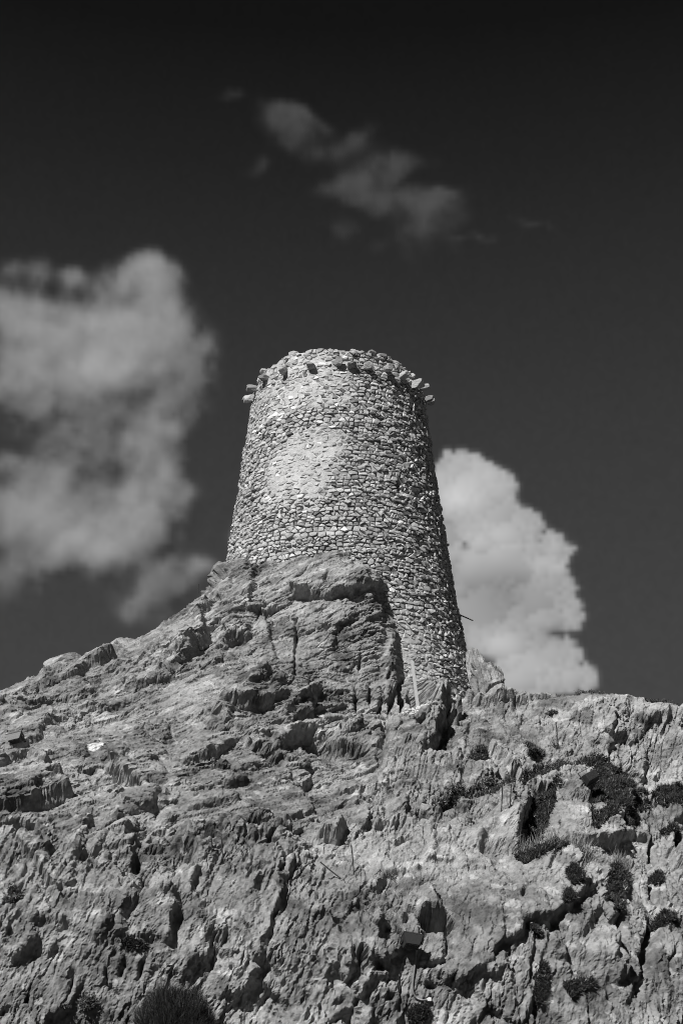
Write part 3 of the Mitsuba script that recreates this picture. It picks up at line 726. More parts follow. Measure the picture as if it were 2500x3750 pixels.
# depth, half width, line
CRACKS = [
    (0.35, 0.05, [(-1.58, 19.53), (-1.42, 19.76), (-0.89, 20.2)]),
    (0.3, 0.045, [(-1.46, 18.61), (-1.37, 17.49), (-1.36, 15.99)]),
    (0.6, 0.1, [(1.91, 15.47), (1.83, 17.5), (1.67, 18.68), (1.83, 19.68), (1.65, 19.79)]),
    (0.5, 0.08, [(0.42, 16.29), (0.47, 15.21)]),
    (0.5, 0.08, [(1.24, 16.06), (1.28, 15.14)]),
    (0.5, 0.08, [(1.6, 16.54), (1.62, 15.31)]),
    (0.4, 0.07, [(0.93, 16.57), (0.92, 15.76)]),
    (0.3, 0.05, [(0.62, 17.5), (0.62, 16.95)]),
    (0.25, 0.04, [(0.34, 19.7), (0.41, 20.31), (0.56, 21.17)]),
    (0.2, 0.04, [(-0.45, 19.21), (-0.55, 19.54), (-0.35, 19.81)]),
    (0.3, 0.05, [(-0.44, 13.57), (-0.44, 14.26), (-0.57, 14.54)]),
    (0.3, 0.05, [(1.14, 14.58), (1.5, 14.39)]),
    (0.3, 0.05, [(-1.07, 15.63), (-0.96, 16.13), (-1.46, 16.13)]),
    (0.2, 0.04, [(-4.5, 7.75), (-4.58, 8.15), (-4.55, 8.61), (-4.71, 8.68)]),
    (0.25, 0.05, [(-9.1, 16.68), (-8.97, 15.34), (-9.03, 14.44)]),
    (0.25, 0.04, [(-2.43, 19.58), (-2.32, 18.14)]),
    (0.2, 0.04, [(-4.83, 12.99), (-4.65, 12.28), (-4.55, 12.65)]),
    (0.2, 0.04, [(-6.34, 9.64), (-6.45, 10.14)]),
    (0.2, 0.04, [(-6.79, 17.7), (-6.33, 17.9), (-5.99, 19.1)]),
    (0.2, 0.04, [(-4.38, 15.34), (-3.89, 15.63), (-3.64, 15.69)]),
    (0.55, 0.16, [(1.72, 8.94), (2.41, 9.4), (3.13, 10.04), (4.01, 10.59), (4.88, 11.54), (5.61, 12.59), (6.35, 13.56), (7.02, 13.97)]),
    (0.3, 0.05, [(8.9, 13.6), (9.02, 14.63)]),
    (0.4, 0.07, [(8.28, 9.43), (8.41, 10.48), (8.49, 11.07), (8.56, 11.73)]),
    (0.4, 0.07, [(8.91, 9.72), (9.08, 10.86)]),
    (0.35, 0.06, [(7.86, 10.99), (7.87, 11.4)]),
    (0.3, 0.05, [(3.8, 13.72), (3.85, 14.46)]),
    (0.3, 0.05, [(4.63, 14.15), (4.69, 14.87)]),
    (0.25, 0.05, [(2.15, 7.35), (2.55, 8.24), (3.07, 8.79)]),
    (0.5, 0.1, [(7.73, 7.94), (8.0, 8.81), (8.09, 9.41)]),
    (0.35, 0.05, [(4.6, 4.04), (4.72, 4.55), (4.87, 5.22)]),
    (0.5, 0.08, [(7.75, 7.38), (7.78, 7.89), (7.83, 8.3)]),
    (0.7, 0.13, [(6.94, 4.5), (7.11, 5.19), (7.38, 6.19), (7.75, 7.38)]),
    (0.4, 0.08, [(6.36, 5.02), (6.56, 5.68), (6.67, 6.56)]),
    (0.4, 0.07, [(6.6, 3.79), (6.9, 4.49)]),
    (0.4, 0.07, [(5.91, 3.39), (5.92, 3.59)]),
    (0.4, 0.08, [(4.16, 2.67), (4.22, 2.98)]),
    (0.3, 0.05, [(4.07, 5.27), (4.16, 5.7)]),
    (0.3, 0.05, [(5.71, 9.39), (5.8, 10.02)]),
    (0.3, 0.05, [(3.38, 2.7), (3.37, 3.01)]),
    (0.25, 0.05, [(3.28, 3.74), (3.37, 3.93)]),
    (0.3, 0.06, [(7.58, 4.66), (7.6, 5.15), (7.94, 5.81)]),
    (0.5, 0.09, [(7.06, 3.69), (7.06, 3.46)]),
    (0.35, 0.06, [(7.12, 9.21), (6.81, 8.68)]),
    (0.5, 0.1, [(8.91, 10.24), (9.18, 10.94), (9.27, 11.62)]),
    (0.4, 0.08, [(5.51, 6.95), (5.8, 6.82), (5.94, 6.71)]),
    (0.25, 0.04, [(-7.16, 4.72), (-7.04, 5.1), (-6.94, 5.73)]),
    (0.6, 0.11, [(-4.81, 5.5), (-4.63, 5.59), (-4.63, 5.91), (-4.8, 6.31)]),
    (0.5, 0.1, [(-4.43, 4.67), (-4.35, 5.07), (-4.55, 5.34)]),
    (0.35, 0.05, [(-5.03, 2.81), (-5.05, 3.18)]),
    (0.3, 0.05, [(-4.71, 2.94), (-4.73, 3.19)]),
    (0.3, 0.05, [(-4.9, 3.33), (-4.91, 3.45)]),
    (0.3, 0.05, [(-4.71, 3.37), (-4.62, 3.09)]),
    (0.35, 0.06, [(-4.31, 2.97), (-4.23, 3.34)]),
    (0.4, 0.08, [(-7.05, 4.14), (-7.1, 4.62)]),
    (0.35, 0.05, [(-7.0, 2.04), (-6.92, 2.24)]),
    (0.3, 0.06, [(-1.85, 2.48), (-1.71, 2.71), (-1.46, 2.96)]),
    (0.3, 0.05, [(-5.04, 2.88), (-4.68, 2.59)]),
    (0.25, 0.02, [(-3.02, 5.67), (-2.62, 5.65), (-2.15, 5.68), (-1.56, 5.7)]),
    (0.3, 0.06, [(-5.81, 2.53), (-5.74, 2.93), (-5.8, 3.19)]),
    (0.3, 0.06, [(-6.33, 2.4), (-6.31, 2.54)]),
    (0.3, 0.06, [(-6.57, 2.33), (-6.63, 2.49)]),
    (0.35, 0.05, [(0.9, 4.72), (1.03, 4.57), (1.13, 4.35), (1.26, 4.11), (1.31, 3.97)]),
    (0.35, 0.045, [(1.14, 4.78), (1.42, 4.68), (1.66, 4.56), (1.72, 4.5)]),
    (0.4, 0.06, [(2.35, 4.28), (2.33, 3.84), (2.23, 3.51), (2.29, 3.35)]),
    (0.35, 0.05, [(1.61, 3.33), (1.88, 3.34), (2.22, 3.42), (2.4, 3.48)]),
    (0.35, 0.08, [(1.38, 4.16), (1.5, 4.59)]),
    (0.35, 0.06, [(0.88, 4.11), (1.06, 4.39)]),
    (0.3, 0.05, [(0.46, 3.09), (0.73, 3.1), (1.03, 3.01)]),
    (0.3, 0.05, [(-0.18, 2.6), (0.15, 2.75)]),
    (0.3, 0.04, [(0.42, 5.89), (0.5, 6.46), (0.69, 6.68)]),
    (0.2, 0.04, [(2.17, 7.28), (2.36, 7.81)]),
    (0.3, 0.05, [(-2.23, 6.45), (-2.3, 7.0)]),
    (0.35, 0.06, [(-2.49, 3.6), (-2.48, 3.96)]),
    (0.3, 0.05, [(2.0, 6.29), (2.05, 6.21)]),
    (0.25, 0.04, [(1.66, 4.9), (1.86, 5.02)]),
    (0.3, 0.04, [(0.29, 3.11), (0.39, 3.3)]),
    (0.3, 0.05, [(0.62, 2.46), (0.69, 2.65)]),
    (0.25, 0.04, [(-0.73, 3.68), (-0.83, 3.63)]),
    (0.3, 0.05, [(1.63, 3.03), (2.07, 2.97)]),
    (0.25, 0.05, [(0.89, 2.78), (1.16, 2.8)]),
]
# depth, radii, centre
PITS = [
    (0.4, 0.45, 0.35, -0.66, 12.69),
    (0.3, 0.26, 0.2, -6.63, 10.64),
    (0.8, 0.36, 0.22, 2.06, 4.34),
    (0.5, 0.3, 0.6, 2.38, 16.29),
    (0.35, 0.4, 0.18, 8.28, 15.3),
]

def n2(a, b, f, octaves, seed):
    return meshkit.fbm(np.stack([a * f, b * f, a * 0 + 0.37], -1), octaves, seed)

def hash01(ijk, seed):
    """Random numbers in [0, 1) of integer cells (n, 3)."""
    i = ijk.astype(np.int64)
    h = (i[:, 0] * 374761393 + i[:, 1] * 668265263 + i[:, 2] * 2147483647 + seed * 144665) & 0xFFFFFFFF
    h = ((h ^ (h >> 13)) * 1274126177) & 0xFFFFFFFF
    h = ((h ^ (h >> 16)) * 2246822519) & 0xFFFFFFFF
    return ((h ^ (h >> 15)) & 0xFFFFFF) / 16777216.0

AROUND = np.array([[x, y, z] for x in (-1, 0, 1) for y in (-1, 0, 1) for z in (-1, 0, 1)])

def facets(p, frame, size, tilt, seed, k=1, round_=0.5):
    """Broken planes in the solid rock: cells of the given size (3) along the frame's axes, each with a height and a slope of its own.
    k=1: separate steps; k>1: the outermost of the nearest planes, which gives chiselled faces without gaps. Also the nearness to a joint."""
    q = p @ frame.T / np.asarray(size)
    cells = np.unique(np.floor(q).astype(np.int64), axis=0)
    cells = np.unique((cells[:, None] + AROUND[None]).reshape(-1, 3), axis=0)
    pts = cells + np.stack([hash01(cells, seed + s) for s in (1, 2, 3)], -1)
    h = hash01(cells, seed + 4) - 0.5
    g = tilt * 1.9 * (np.stack([hash01(cells, seed + s) + hash01(cells, seed + s + 10) for s in (5, 6, 7)], -1) - 1)
    d, i = cKDTree(pts).query(q, k=max(k, 2), workers=-1)
    if k == 1:
        n = i[:, 0]
        return h[n] + (g[n] * (q - pts[n])).sum(-1), d[:, 1] - d[:, 0]
    rel = q[:, None] - pts[i]
    return (h[i] + (g[i] * rel).sum(-1) - round_ * d ** 2).max(1), d[:, 1] - d[:, 0]

def smooth01(x):
    x = np.clip(x, 0, 1)
    return x * x * (3 - 2 * x)

def near_line(line, reach, A, B):
    """(rows, columns, distance, signed side, position 0..1) of the grid points within reach of the line."""
    p = np.array(line, float)
    lo, hi = p.min(0) - reach, p.max(0) + reach
    i0, i1 = np.searchsorted(ga, lo[0]), np.searchsorted(ga, hi[0])
    j0, j1 = np.searchsorted(gb, lo[1]), np.searchsorted(gb, hi[1])
    a, b = A[i0:i1, j0:j1], B[i0:i1, j0:j1]
    best, side, pos = np.full(a.shape, 1e9), np.zeros(a.shape), np.zeros(a.shape)
    seg = np.linalg.norm(np.diff(p, axis=0), axis=1)
    total, run = seg.sum(), 0.0
    for k in range(len(seg)):
        d = (p[k + 1] - p[k]) / max(seg[k], 1e-9)
        t = np.clip((a - p[k, 0]) * d[0] + (b - p[k, 1]) * d[1], 0, seg[k])
        x, y = a - p[k, 0] - t * d[0], b - p[k, 1] - t * d[1]
        r = np.hypot(x, y)
        m = r < best
        best = np.where(m, r, best)
        side = np.where(m, d[0] * (b - p[k, 1]) - d[1] * (a - p[k, 0]), side)
        pos = np.where(m, (run + t) / total, pos)
        run += seg[k]
    return (slice(i0, i1), slice(j0, j1)), best, side, pos, total

base = base_sheet(CTRL)
H = base(np.stack([QA, QB], -1))
SHEET = plane_point(QA, QB, H)
soft = plane_point(QA, QB, gaussian_filter(H, 8))
NORMAL = np.cross(np.gradient(soft, axis=0), np.gradient(soft, axis=1))
NORMAL /= np.linalg.norm(NORMAL, axis=-1, keepdims=True)
NORMAL = np.where((NORMAL @ np.array([0, -S2, S2]))[..., None] < 0, -NORMAL, NORMAL)
# ragged lines: every feature is drawn on coordinates shaken by noise
FA = QA + 0.22 * (n2(QA, QB, 1.4, 3, 5) - 0.5)
FB = QB + 0.22 * (n2(QA, QB, 1.4, 3, 6) - 0.5)
wob = 2.4 * (n2(QA, QB, 0.16, 2, 7) - 0.5)
# bedding that climbs to the right on the left half, upright joints in the middle and on the right
CALM = [
    (-0.09, 20.26, 2.2, 1.1),
    (2.07, 6.16, 2.6, 2.0),
    (2.91, 5.56, 1.8, 2.2),
    (-7.86, 12.13, 2.2, 1.0),
    (-4.07, 14.75, 1.8, 1.0),
    (-1.69, 8.63, 2.4, 1.0),
    (-1.61, 17.15, 1.2, 1.4),
    (6.14, 10.12, 0.8, 1.6),
    (-2.95, 4.78, 1.6, 0.8),
    (-5.5, 3.09, 1.6, 1.0),
    (5.17, 15.45, 1.6, 1.0),
    (5.37, 4.86, 1.6, 1.5),
    (-6.35, 18.43, 2.4, 0.5),
    (-7.7, 18.19, 2.6, 0.8),
    (-5.41, 19.96, 2.2, 0.8),
    (-9.34, 16.8, 2.2, 0.8),
    (-3.71, 20.24, 1.2, 0.7),
    (7.55, 17.43, 2.5, 0.5),
    (9.7, 17.27, 2.0, 0.5),
    (5.52, 18.31, 1.5, 0.5),
    (-1.21, 27.93, 1.5, 0.6),
]
calm = np.ones_like(H)
for ca, cb, ra, rb in CALM:
    calm *= 1 - 0.65 * np.exp(-(((FA - ca) / ra) ** 2 + ((FB - cb) / rb) ** 2) ** 2)
R = np.zeros_like(H)
# calm slabs and broken ground
broken = (0.28 + 0.95 * smooth01((n2(QA, QB, 0.40, 3, 9) - 0.38) / 0.28)) * calm
broken2 = (0.28 + 1.0 * smooth01((n2(QA, QB, 0.70, 3, 19) - 0.38) / 0.28)) * calm
broken3 = (0.5 + 0.7 * smooth01((n2(QA, QB, 1.1, 3, 29) - 0.36) / 0.28)) * (0.4 + 0.6 * calm)
split = smooth01((n2(QA, QB, 0.55, 3, 55) - 0.47) / 0.10) * (0.3 + 0.7 * calm)
left = smooth01((0.8 - QA - 0.10 * (8 - QB) + wob) / 0.6)
shake = 0.07 * np.stack([meshkit.fbm(SHEET * 0.9, 3, s) - 0.5 for s in (41, 42, 43)], -1) + 0.03 * np.stack([meshkit.fbm(SHEET * 5, 2, s) - 0.5 for s in (44, 45, 46)], -1)
SHAKEN = SHEET + shake
# frames (rows: along, across, through the beds): beds that climb to the right on the left, upright joints elsewhere
beds = (left > 0.5) & (QB + 1.5 * wob > 6.5)
ZONES = ((beds, Rotation.from_euler("xy", [22, 27], degrees=True).as_matrix(), (1.7, 1.2, 0.42)),
         (~beds, Rotation.from_euler("yz", [72, 20], degrees=True).as_matrix(), (1.5, 1.0, 0.48)))
for z, (use, frame, s) in enumerate(ZONES):
    p = SHAKEN[use]
    s = np.array(s)
    frame2 = Rotation.from_euler("xyz", [35, 20, 40], degrees=True).as_matrix() @ frame
    g1, _ = facets(p, frame2, (2.7, 2.4, 1.9), 1.0, 100 + z, 10, 0.12)
    g2, _ = facets(p, frame, (1.9, 1.5, 0.8), 1.0, 200 + z, 9, 0.12)
    f1, c1 = facets(p, frame, (4.2, 2.6, 0.80), 0.15, 400 + z)
    k2 = broken[use]
    joint = split[use] * 0.10 * np.exp(-(c1 / 0.035) ** 2)
    R[use] += 0.40 * (g1 - np.median(g1)) * (0.3 + 0.7 * calm[use]) + 0.22 * (g2 - np.median(g2)) * k2 + 0.22 * f1 * (0.4 + 0.6 * k2) - joint
R += 0.03 * (n2(QA, QB, 2.2, 5, 8) - 0.5)
for h, up, down, line in LEDGES:
    s, d, side, pos, total = near_line(line, max(up, down) * 3, FA, FB)
    ends = np.clip(np.minimum(pos, 1 - pos) * total / 0.14, 0, 1)
    lip = np.clip((side + 0.05 * (n2(QA[s], QB[s], 9.0, 2, 33) - 0.5)) / 0.14 + 0.5, 0, 1)
    jag = 0.25 + 2.2 * n2(QA[s], QB[s], 1.5, 3, 17) ** 1.7
    R[s] += ends * jag * h * (0.52 * lip * np.maximum(0, 1 - d / (2.2 * up)) - 0.26 * (1 - lip) * np.maximum(0, 1 - d / (1.8 * down)))
for depth, w, line in CRACKS:
    s, d, side, pos, total = near_line(line, w * 4 + 0.3, FA, FB)
    ends = smooth01(np.minimum(pos, 1 - pos) * total / min(0.4, 0.4 * total))
    ww = 0.8 * w * (0.35 + 1.3 * n2(QA[s], QB[s], 2.5, 3, 21))
    R[s] -= 0.95 * depth * (0.2 + 0.8 * ends) * smooth01((n2(QA[s], QB[s], 1.3, 2, 23) - 0.25) / 0.2) * np.exp(-(d / ww) ** 2)
for depth, ra, rb, ca, cb in PITS:
    x, y = (FA - ca) / ra + 0.3 * (FB - cb) / rb, (FB - cb) / rb
    r = (np.abs(x) ** 5 + np.abs(y) ** 5) ** 0.2 + 0.35 * (n2(QA, QB, 3.0, 3, 27) - 0.5)
    R -= depth * (1 - smooth01((r - 0.8) / 0.3))
R = gaussian_filter(R, 0.9)
# second pass: the small breakage sits on the faces of the large forms
ROCK = SHEET + NORMAL * R[..., None]

def outward(p, sigma):
    q = np.stack([gaussian_filter(p[..., k], sigma) for k in range(3)], -1)
    n = np.cross(np.gradient(q, axis=0), np.gradient(q, axis=1))
    n /= np.linalg.norm(n, axis=-1, keepdims=True)
    return np.where((n * NORMAL).sum(-1, keepdims=True) < 0, -n, n)

N2 = outward(ROCK, 2.5)
SHAKEN = ROCK + shake
R2 = np.zeros_like(H)
for z, (use, frame, s) in enumerate(ZONES):
    p = SHAKEN[use]
    s = np.array(s)
    frame2 = Rotation.from_euler("xyz", [35, 20, 40], degrees=True).as_matrix() @ frame
    g3, _ = facets(p, frame2, (0.45, 0.42, 0.32), 1.0, 300 + z, 6, 0.2)
    f2, c2 = facets(p, frame, (1.5, 1.0, 0.24), 0.4, 500 + z)
    f3, _ = facets(p, frame, (0.46, 0.34, 0.10), 0.8, 600 + z)
    f4, _ = facets(p, frame2, (0.12, 0.11, 0.09), 1.1, 700 + z)
    k3, k4 = broken2[use], broken3[use]
    R2[use] += 0.05 * g3 * k3 + 0.075 * f2 * k3 + 0.048 * f3 * k4 + 0.015 * f4 - 0.05 * split[use] * np.exp(-(c2 / 0.06) ** 2)
ROCK = ROCK + N2 * R2[..., None]
idx = np.arange(NA * NB).reshape(NA, NB)
quads = np.stack([idx[:-1, :-1], idx[1:, :-1], idx[1:, 1:], idx[:-1, 1:]], -1).reshape(-1, 4)
scene["rock_hill"] = mikit.ply((ROCK.reshape(-1, 3), quads), "rock_material")
labels["rock_hill"] = {"label": "steep pale fractured rock crag that carries the tower", "kind": "structure"}
SOFT = np.stack([gaussian_filter(ROCK[..., k], 5) for k in range(3)], -1)
OUT = outward(ROCK, 5)

def surf(a, b, lift=0.0, smooth=False):
    """A point on the finished rock and the rock's normal there."""
    if np.ndim(a) == 0:
        p, n = surf([a], [b], np.array([lift]), smooth)
        return p[0], n[0]
    a, b = np.asarray(a, float), np.asarray(b, float)
    at = [(a - GA[0]) / (GA[1] - GA[0]) * (NA - 1), (b - GB[0]) / (GB[1] - GB[0]) * (NB - 1)]
    p = np.stack([map_coordinates((SOFT if smooth else ROCK)[..., k], at, order=1, mode="nearest") for k in range(3)], -1)
    n = np.stack([map_coordinates(OUT[..., k], at, order=1, mode="nearest") for k in range(3)], -1)
    n /= np.linalg.norm(n, axis=-1, keepdims=True)
    return p + n * np.asarray(lift)[..., None], n

g = 900.0
scene["ground"] = mikit.ply((np.array([[-g, -g, 0], [g, -g, 0], [g, g, 0], [-g, g, 0.0]]), np.array([[0, 1, 2, 3]])), "ground_material")
labels["ground"] = {"label": "dry level ground at the foot of the crag", "kind": "structure"}

# ---------------------------------------------------------------- the tower
TX, TY = -0.12, 48.0
PROFILE_Z = [8.0, 10.5, 11.6, 13.0, 15.0, 17.0, 19.5, 22.0, 22.8, 24.5]
PROFILE_R = [5.45, 5.0, 4.75, 4.43, 4.08, 3.82, 3.48, 3.21, 3.13, 3.05]

def radius(z):
    return np.interp(z, PROFILE_Z, PROFILE_R) - 0.16 * smooth01((np.asarray(z) - 22.75) / 0.12)

def on_tower(th, z, out):
    r = radius(z) + out
    return np.stack([TX + r * np.sin(th), TY - r * np.cos(th), z + 0 * th], -1)

def rim(th):
    q = np.stack([np.sin(th) * 3.1, np.cos(th) * 3.1, th * 0 + 0.2], -1)
    return 23.42 + 0.34 * (meshkit.fbm(q * 0.8, 3, 61) - 0.5) + 0.26 * (meshkit.fbm(q * 3.0, 3, 62) - 0.5) - 0.25 * np.exp(-((th - 1.25) / 0.35) ** 2)

def pointing(th, z):
    """1 where mortar fills the joints flush, 0 where it has been washed out of them."""
    q = np.stack([th * 3.6, z, th * 0], -1)
    wob = 1.3 * (meshkit.fbm(q * 0.7, 4, 63) - 0.5)
    x, y = th * 3.6 + wob * 1.4, z + wob
    patch = np.exp(-((x + 1.25) / 1.5) ** 4 - ((y - 18.9) / 1.35) ** 4)
    top = smooth01((y - 20.6) / 0.8) * smooth01((1.3 - x) / 1.0) * 0.7
    foot = smooth01((14.3 - y) / 1.2) * smooth01((3.2 - x) / 0.8) * 0.62
    return np.clip(patch + top + foot + 0.25 * (meshkit.fbm(q * 1.7, 3, 64) - 0.5) + 0.2, 0, 1)

def mortar_out(th, z):
    q = np.stack([np.sin(th) * 3.6, np.cos(th) * 3.6, z], -1)
    return -0.095 + 0.10 * pointing(th, z) - 0.004 + 0.035 * (meshkit.fbm(q * 3.0, 4, 65) - 0.5)

# holes in the wall: angle, height, half width, half height
HOLES = ((0.585, 18.32, 0.16, 0.20), (0.83, 18.2, 0.20, 0.16), (0.76, 16.3, 0.10, 0.12), (0.30, 21.9, 0.10, 0.08), (-0.52, 17.3, 0.07, 0.09), (0.95, 19.9, 0.10, 0.12))

def hole(th, z, grow=0.0):
    r = np.full(np.broadcast(th, z).shape, 9.0)
    for ht, hz, a, b in HOLES:
        r = np.minimum(r, np.hypot((th - ht) * 3.7 / (a + grow), (z - hz) / (b + grow)))
    return r

def core_mesh(z0, z1, nz, nt, cap):
    th = np.linspace(-math.pi, math.pi, nt + 1)[:-1]
    zz = np.linspace(0, 1, nz)
    TH, K = np.meshgrid(th, zz, indexing="ij")
    top = np.minimum(rim(TH) - 0.05, z1) if cap else np.full_like(TH, z1)
    Z = z0 + K * (top - z0)
    V = on_tower(TH, Z, mortar_out(TH, Z) - 0.35 * smooth01((1.25 - hole(TH, Z)) / 0.4))
    rows = [V[:, k] for k in range(nz)]
    if cap:
        t = rows[-1][:, 2]
        for inset, dz in ((0.25, 0.04), (0.55, 0.0), (0.6, -0.5), (0.6, -0.9)):
            rows.append(on_tower(th, t, -inset) * [1, 1, 0] + np.stack([0 * t, 0 * t, t + dz + 0.05 * np.sin(th * 23 + inset * 9)], -1))
        rows.append(np.tile([TX, TY, 22.4], (nt, 1)))
    V = np.stack(rows, 1)
    m = V.shape[1]
    i = np.arange(nt * m).reshape(nt, m)
    j = np.roll(i, -1, axis=0)
    q = np.stack([i[:, :-1], j[:, :-1], j[:, 1:], i[:, 1:]], -1).reshape(-1, 4)
    return V.reshape(-1, 3), q

scene["watchtower__wall"] = mikit.ply(core_mesh(8.0, 22.8, 300, 520, False), "mortar_material")
scene["watchtower__parapet"] = mikit.ply(core_mesh(22.7, 24.5, 26, 420, True), "mortar_material")
labels["watchtower"] = {"label": "round tapering watchtower of rough rubble stone on top of the crag", "category": "tower"}

rng = np.random.default_rng(5)
seeds = []
z = 9.6
while z < 24.0:
    hgt = rng.uniform(0.08, 0.165)
    s = -2.15
    rr = float(radius(z))
    off = rng.uniform(0, 6)
    while s < 2.15:
        w = rng.uniform(0.11, 0.36) * (hgt / 0.15) ** 0.3
        th = s + w / 2 / rr
        seeds.append((th, z + hgt / 2 + 0.05 * math.sin(th * 3 + off) + 0.09 * math.sin(th * 1.7 + 0.35 * z) + rng.normal(0, 0.027), hgt))
        s += w / rr
    z += hgt
seeds = np.array(seeds)
STRETCH = 1.7
P = np.stack([seeds[:, 0] * radius(seeds[:, 1]), seeds[:, 1] * STRETCH], -1)
vor = Voronoi(P)

def stone(poly, th0, z0, rr, out, dome, r):
    """One rubble stone: a chipped, slightly domed block over its outline on the wall."""
    c = np.array(poly.exterior.coords)[:-1]
    c = c + r.normal(0, 0.010, c.shape)
    if Polygon(c).exterior.is_ccw is False:
        c = c[::-1]
    m = c.mean(0)
    tilt = r.normal(0, 0.14, 2)
    n = len(c)

    def ring(scale, o):
        p = m + (c - m) * scale
        th = p[:, 0] / rr
        return on_tower(th, p[:, 1], o + (p - m) @ tilt)

    a1 = ring(1.0, np.full(n, -0.20) )
    a2 = ring(1.0, out - dome + r.normal(0, 0.008, n))
    a3 = ring(r.uniform(0.72, 0.86), out + r.normal(0, 0.010, n))
    top = on_tower(np.array([m[0] / rr]), np.array([m[1]]), np.array([out + r.uniform(0.0, 0.012)]))
    V = np.vstack([a1, a2, a3, top])
    i = np.arange(n)
    j = (i + 1) % n
    f = [np.stack([i + k * n, j + k * n, j + (k + 1) * n], -1) for k in range(2)] + [np.stack([i + k * n, j + (k + 1) * n, i + (k + 1) * n], -1) for k in range(2)]
    f.append(np.stack([i + 2 * n, j + 2 * n, np.full(n, 3 * n)], -1))
    return V, np.vstack(f)

SEED_PT, SEED_RIM, SEED_HOLE = pointing(seeds[:, 0], seeds[:, 1]), rim(seeds[:, 0]), hole(seeds[:, 0], seeds[:, 1], 0.03)
built = []
for k, reg in enumerate(vor.point_region):
    ids = vor.regions[reg]
    th0, z0, hgt = seeds[k]
    if -1 in ids or not ids or abs(th0) > 2.1 or SEED_HOLE[k] < 1.0 or z0 > SEED_RIM[k] - 0.05:
        continue
    v = vor.vertices[ids] / [1, STRETCH]
    if np.abs(v - P[k] / [1, STRETCH]).max() > 0.9:
        continue
    pt = float(SEED_PT[k])
    gap = rng.uniform(0.006, 0.016) + 0.004 * (1 - pt)
    poly = Polygon(v).buffer(-gap, join_style="mitre")
    if poly.geom_type != "Polygon" or poly.area < 0.004:
        continue
    poly = poly.simplify(0.012)
    if len(poly.exterior.coords) < 4:
        continue
    r = np.random.default_rng(1000 + k)
    out = r.normal(0.012, 0.026) + 0.02 * (1 - pt)
    if pt > 0.75:
        out = r.normal(0.010, 0.012)
    if z0 > 22.9:
        out += r.normal(0, 0.02)
    if r.random() < 0.03 * (1 - pt):
        out -= 0.09
    rr = float(radius(z0))
    V, F = stone(poly, th0, z0, rr, out, r.uniform(0.012, 0.035), r)
    tone = np.clip(r.normal(0.36, 0.05), 0.22, 0.55)
    q = r.random()
    speck = 0.10 if (z0 > 20.3 and th0 < 0.6) else 0.03
    if q < speck:
        tone = r.uniform(0.13, 0.2)
    elif q > 1 - speck * 0.8:
        tone = r.uniform(0.55, 0.66)
    built.append((poly.area * max(math.cos(th0), 0.05) * (1.0 if z0 > 11.5 else 0.2), V, F, tone))
order = np.argsort([-x[0] for x in built])
for m, k in enumerate(order[:300]):
    _, V, F, tone = built[k]
    scene["watchtower__wall__stone" + ("_%03d" % m if m else "")] = mikit.ply((V, F), "stone_material", color=np.full((len(V), 3), tone))

def join(parts):
    vs, fs, cs, at = [], [], [], 0
    for V, F, tone in parts:
        vs.append(V); fs.append(F + at); at += len(V)
        cs.append(np.full((len(V), 3), tone) if np.ndim(tone) == 0 else tone)
    return np.vstack(vs), np.vstack(fs), np.vstack(cs)

V, F, C = join([built[k][1:] for k in order[300:]])
scene["watchtower__wall__rubble"] = mikit.ply((V, F), "stone_material", color=C)
labels["watchtower__wall__rubble"] = {"label": "smaller rubble stones packed between the larger ones", "kind": "stuff"}

def chunk(size, seed, cuts=14, sub=3, rough=0.05):
    """A broken stone: a ball cut by random planes and chipped."""
    r = np.random.default_rng(seed)
    m = trimesh.creation.icosphere(sub)
    d = m.vertices
    n = r.normal(size=(cuts, 3))
    n /= np.linalg.norm(n, axis=1, keepdims=True)
    n = np.vstack([n, np.eye(3), -np.eye(3)])
    o = np.concatenate([r.uniform(0.62, 1.0, cuts), r.uniform(0.72, 0.95, 6)])
    dot = d @ n.T
    rad = np.min(np.where(dot > 0.05, o / np.maximum(dot, 0.05), 9), axis=1)
    rad = np.minimum(rad, 1.35) * (1 + rough * (meshkit.fbm(d * 3 + seed, 3, seed) - 0.5) * 2)
    return d * rad[:, None] * np.asarray(size), np.asarray(m.faces)

# the ring of corbel stones under the parapet
crng = np.random.default_rng(77)
for k, th in enumerate((-1.52, -1.40, -1.19, -0.96, -0.63, -0.29, 0.0, 0.15, 0.32, 0.55, 0.78, 1.0, 1.21, 1.40, 1.54)):
    L = crng.uniform(0.22, 0.34) if abs(th) > 0.9 else crng.uniform(0.16, 0.28)
    wv, hv = crng.uniform(0.11, 0.19), crng.uniform(0.10, 0.17)
    V, F = chunk((wv * 1.05, 0.5 * L + 0.12, hv * 1.05), 300 + k, 9, 3, 0.08)
    V = V + [0, -(0.5 * L), 0]
    rot = Rotation.from_euler("xyz", [crng.normal(-4, 7), crng.normal(0, 12), math.degrees(th) + crng.normal(0, 8)], degrees=True)
    V = rot.apply(V) + on_tower(np.array([th]), np.array([22.68 + crng.normal(0, 0.06)]), np.array([0.02]))[0]
    scene["watchtower__corbel" + ("_%03d" % k if k else "")] = mikit.ply((V, F), "stone_material", color=np.full((len(V), 3), crng.uniform(0.20, 0.36)))
# loose stones along the broken rim
for k in range(26):
    th = crng.uniform(-1.7, 1.7)
    s = crng.uniform(0.06, 0.14)
    V, F = chunk((s * 1.4, s, s * 0.7), 400 + k, 8, 2, 0.05)
    V = Rotation.from_euler("z", th).apply(V) + on_tower(np.array([th]), rim(np.array([th])) + 0.0, np.array([-crng.uniform(0.02, 0.3)]))[0]
    scene["watchtower__parapet__stone" + ("_%03d" % k if k else "")] = mikit.ply((V, F), "stone_material", color=np.full((len(V), 3), crng.uniform(0.25, 0.4)))

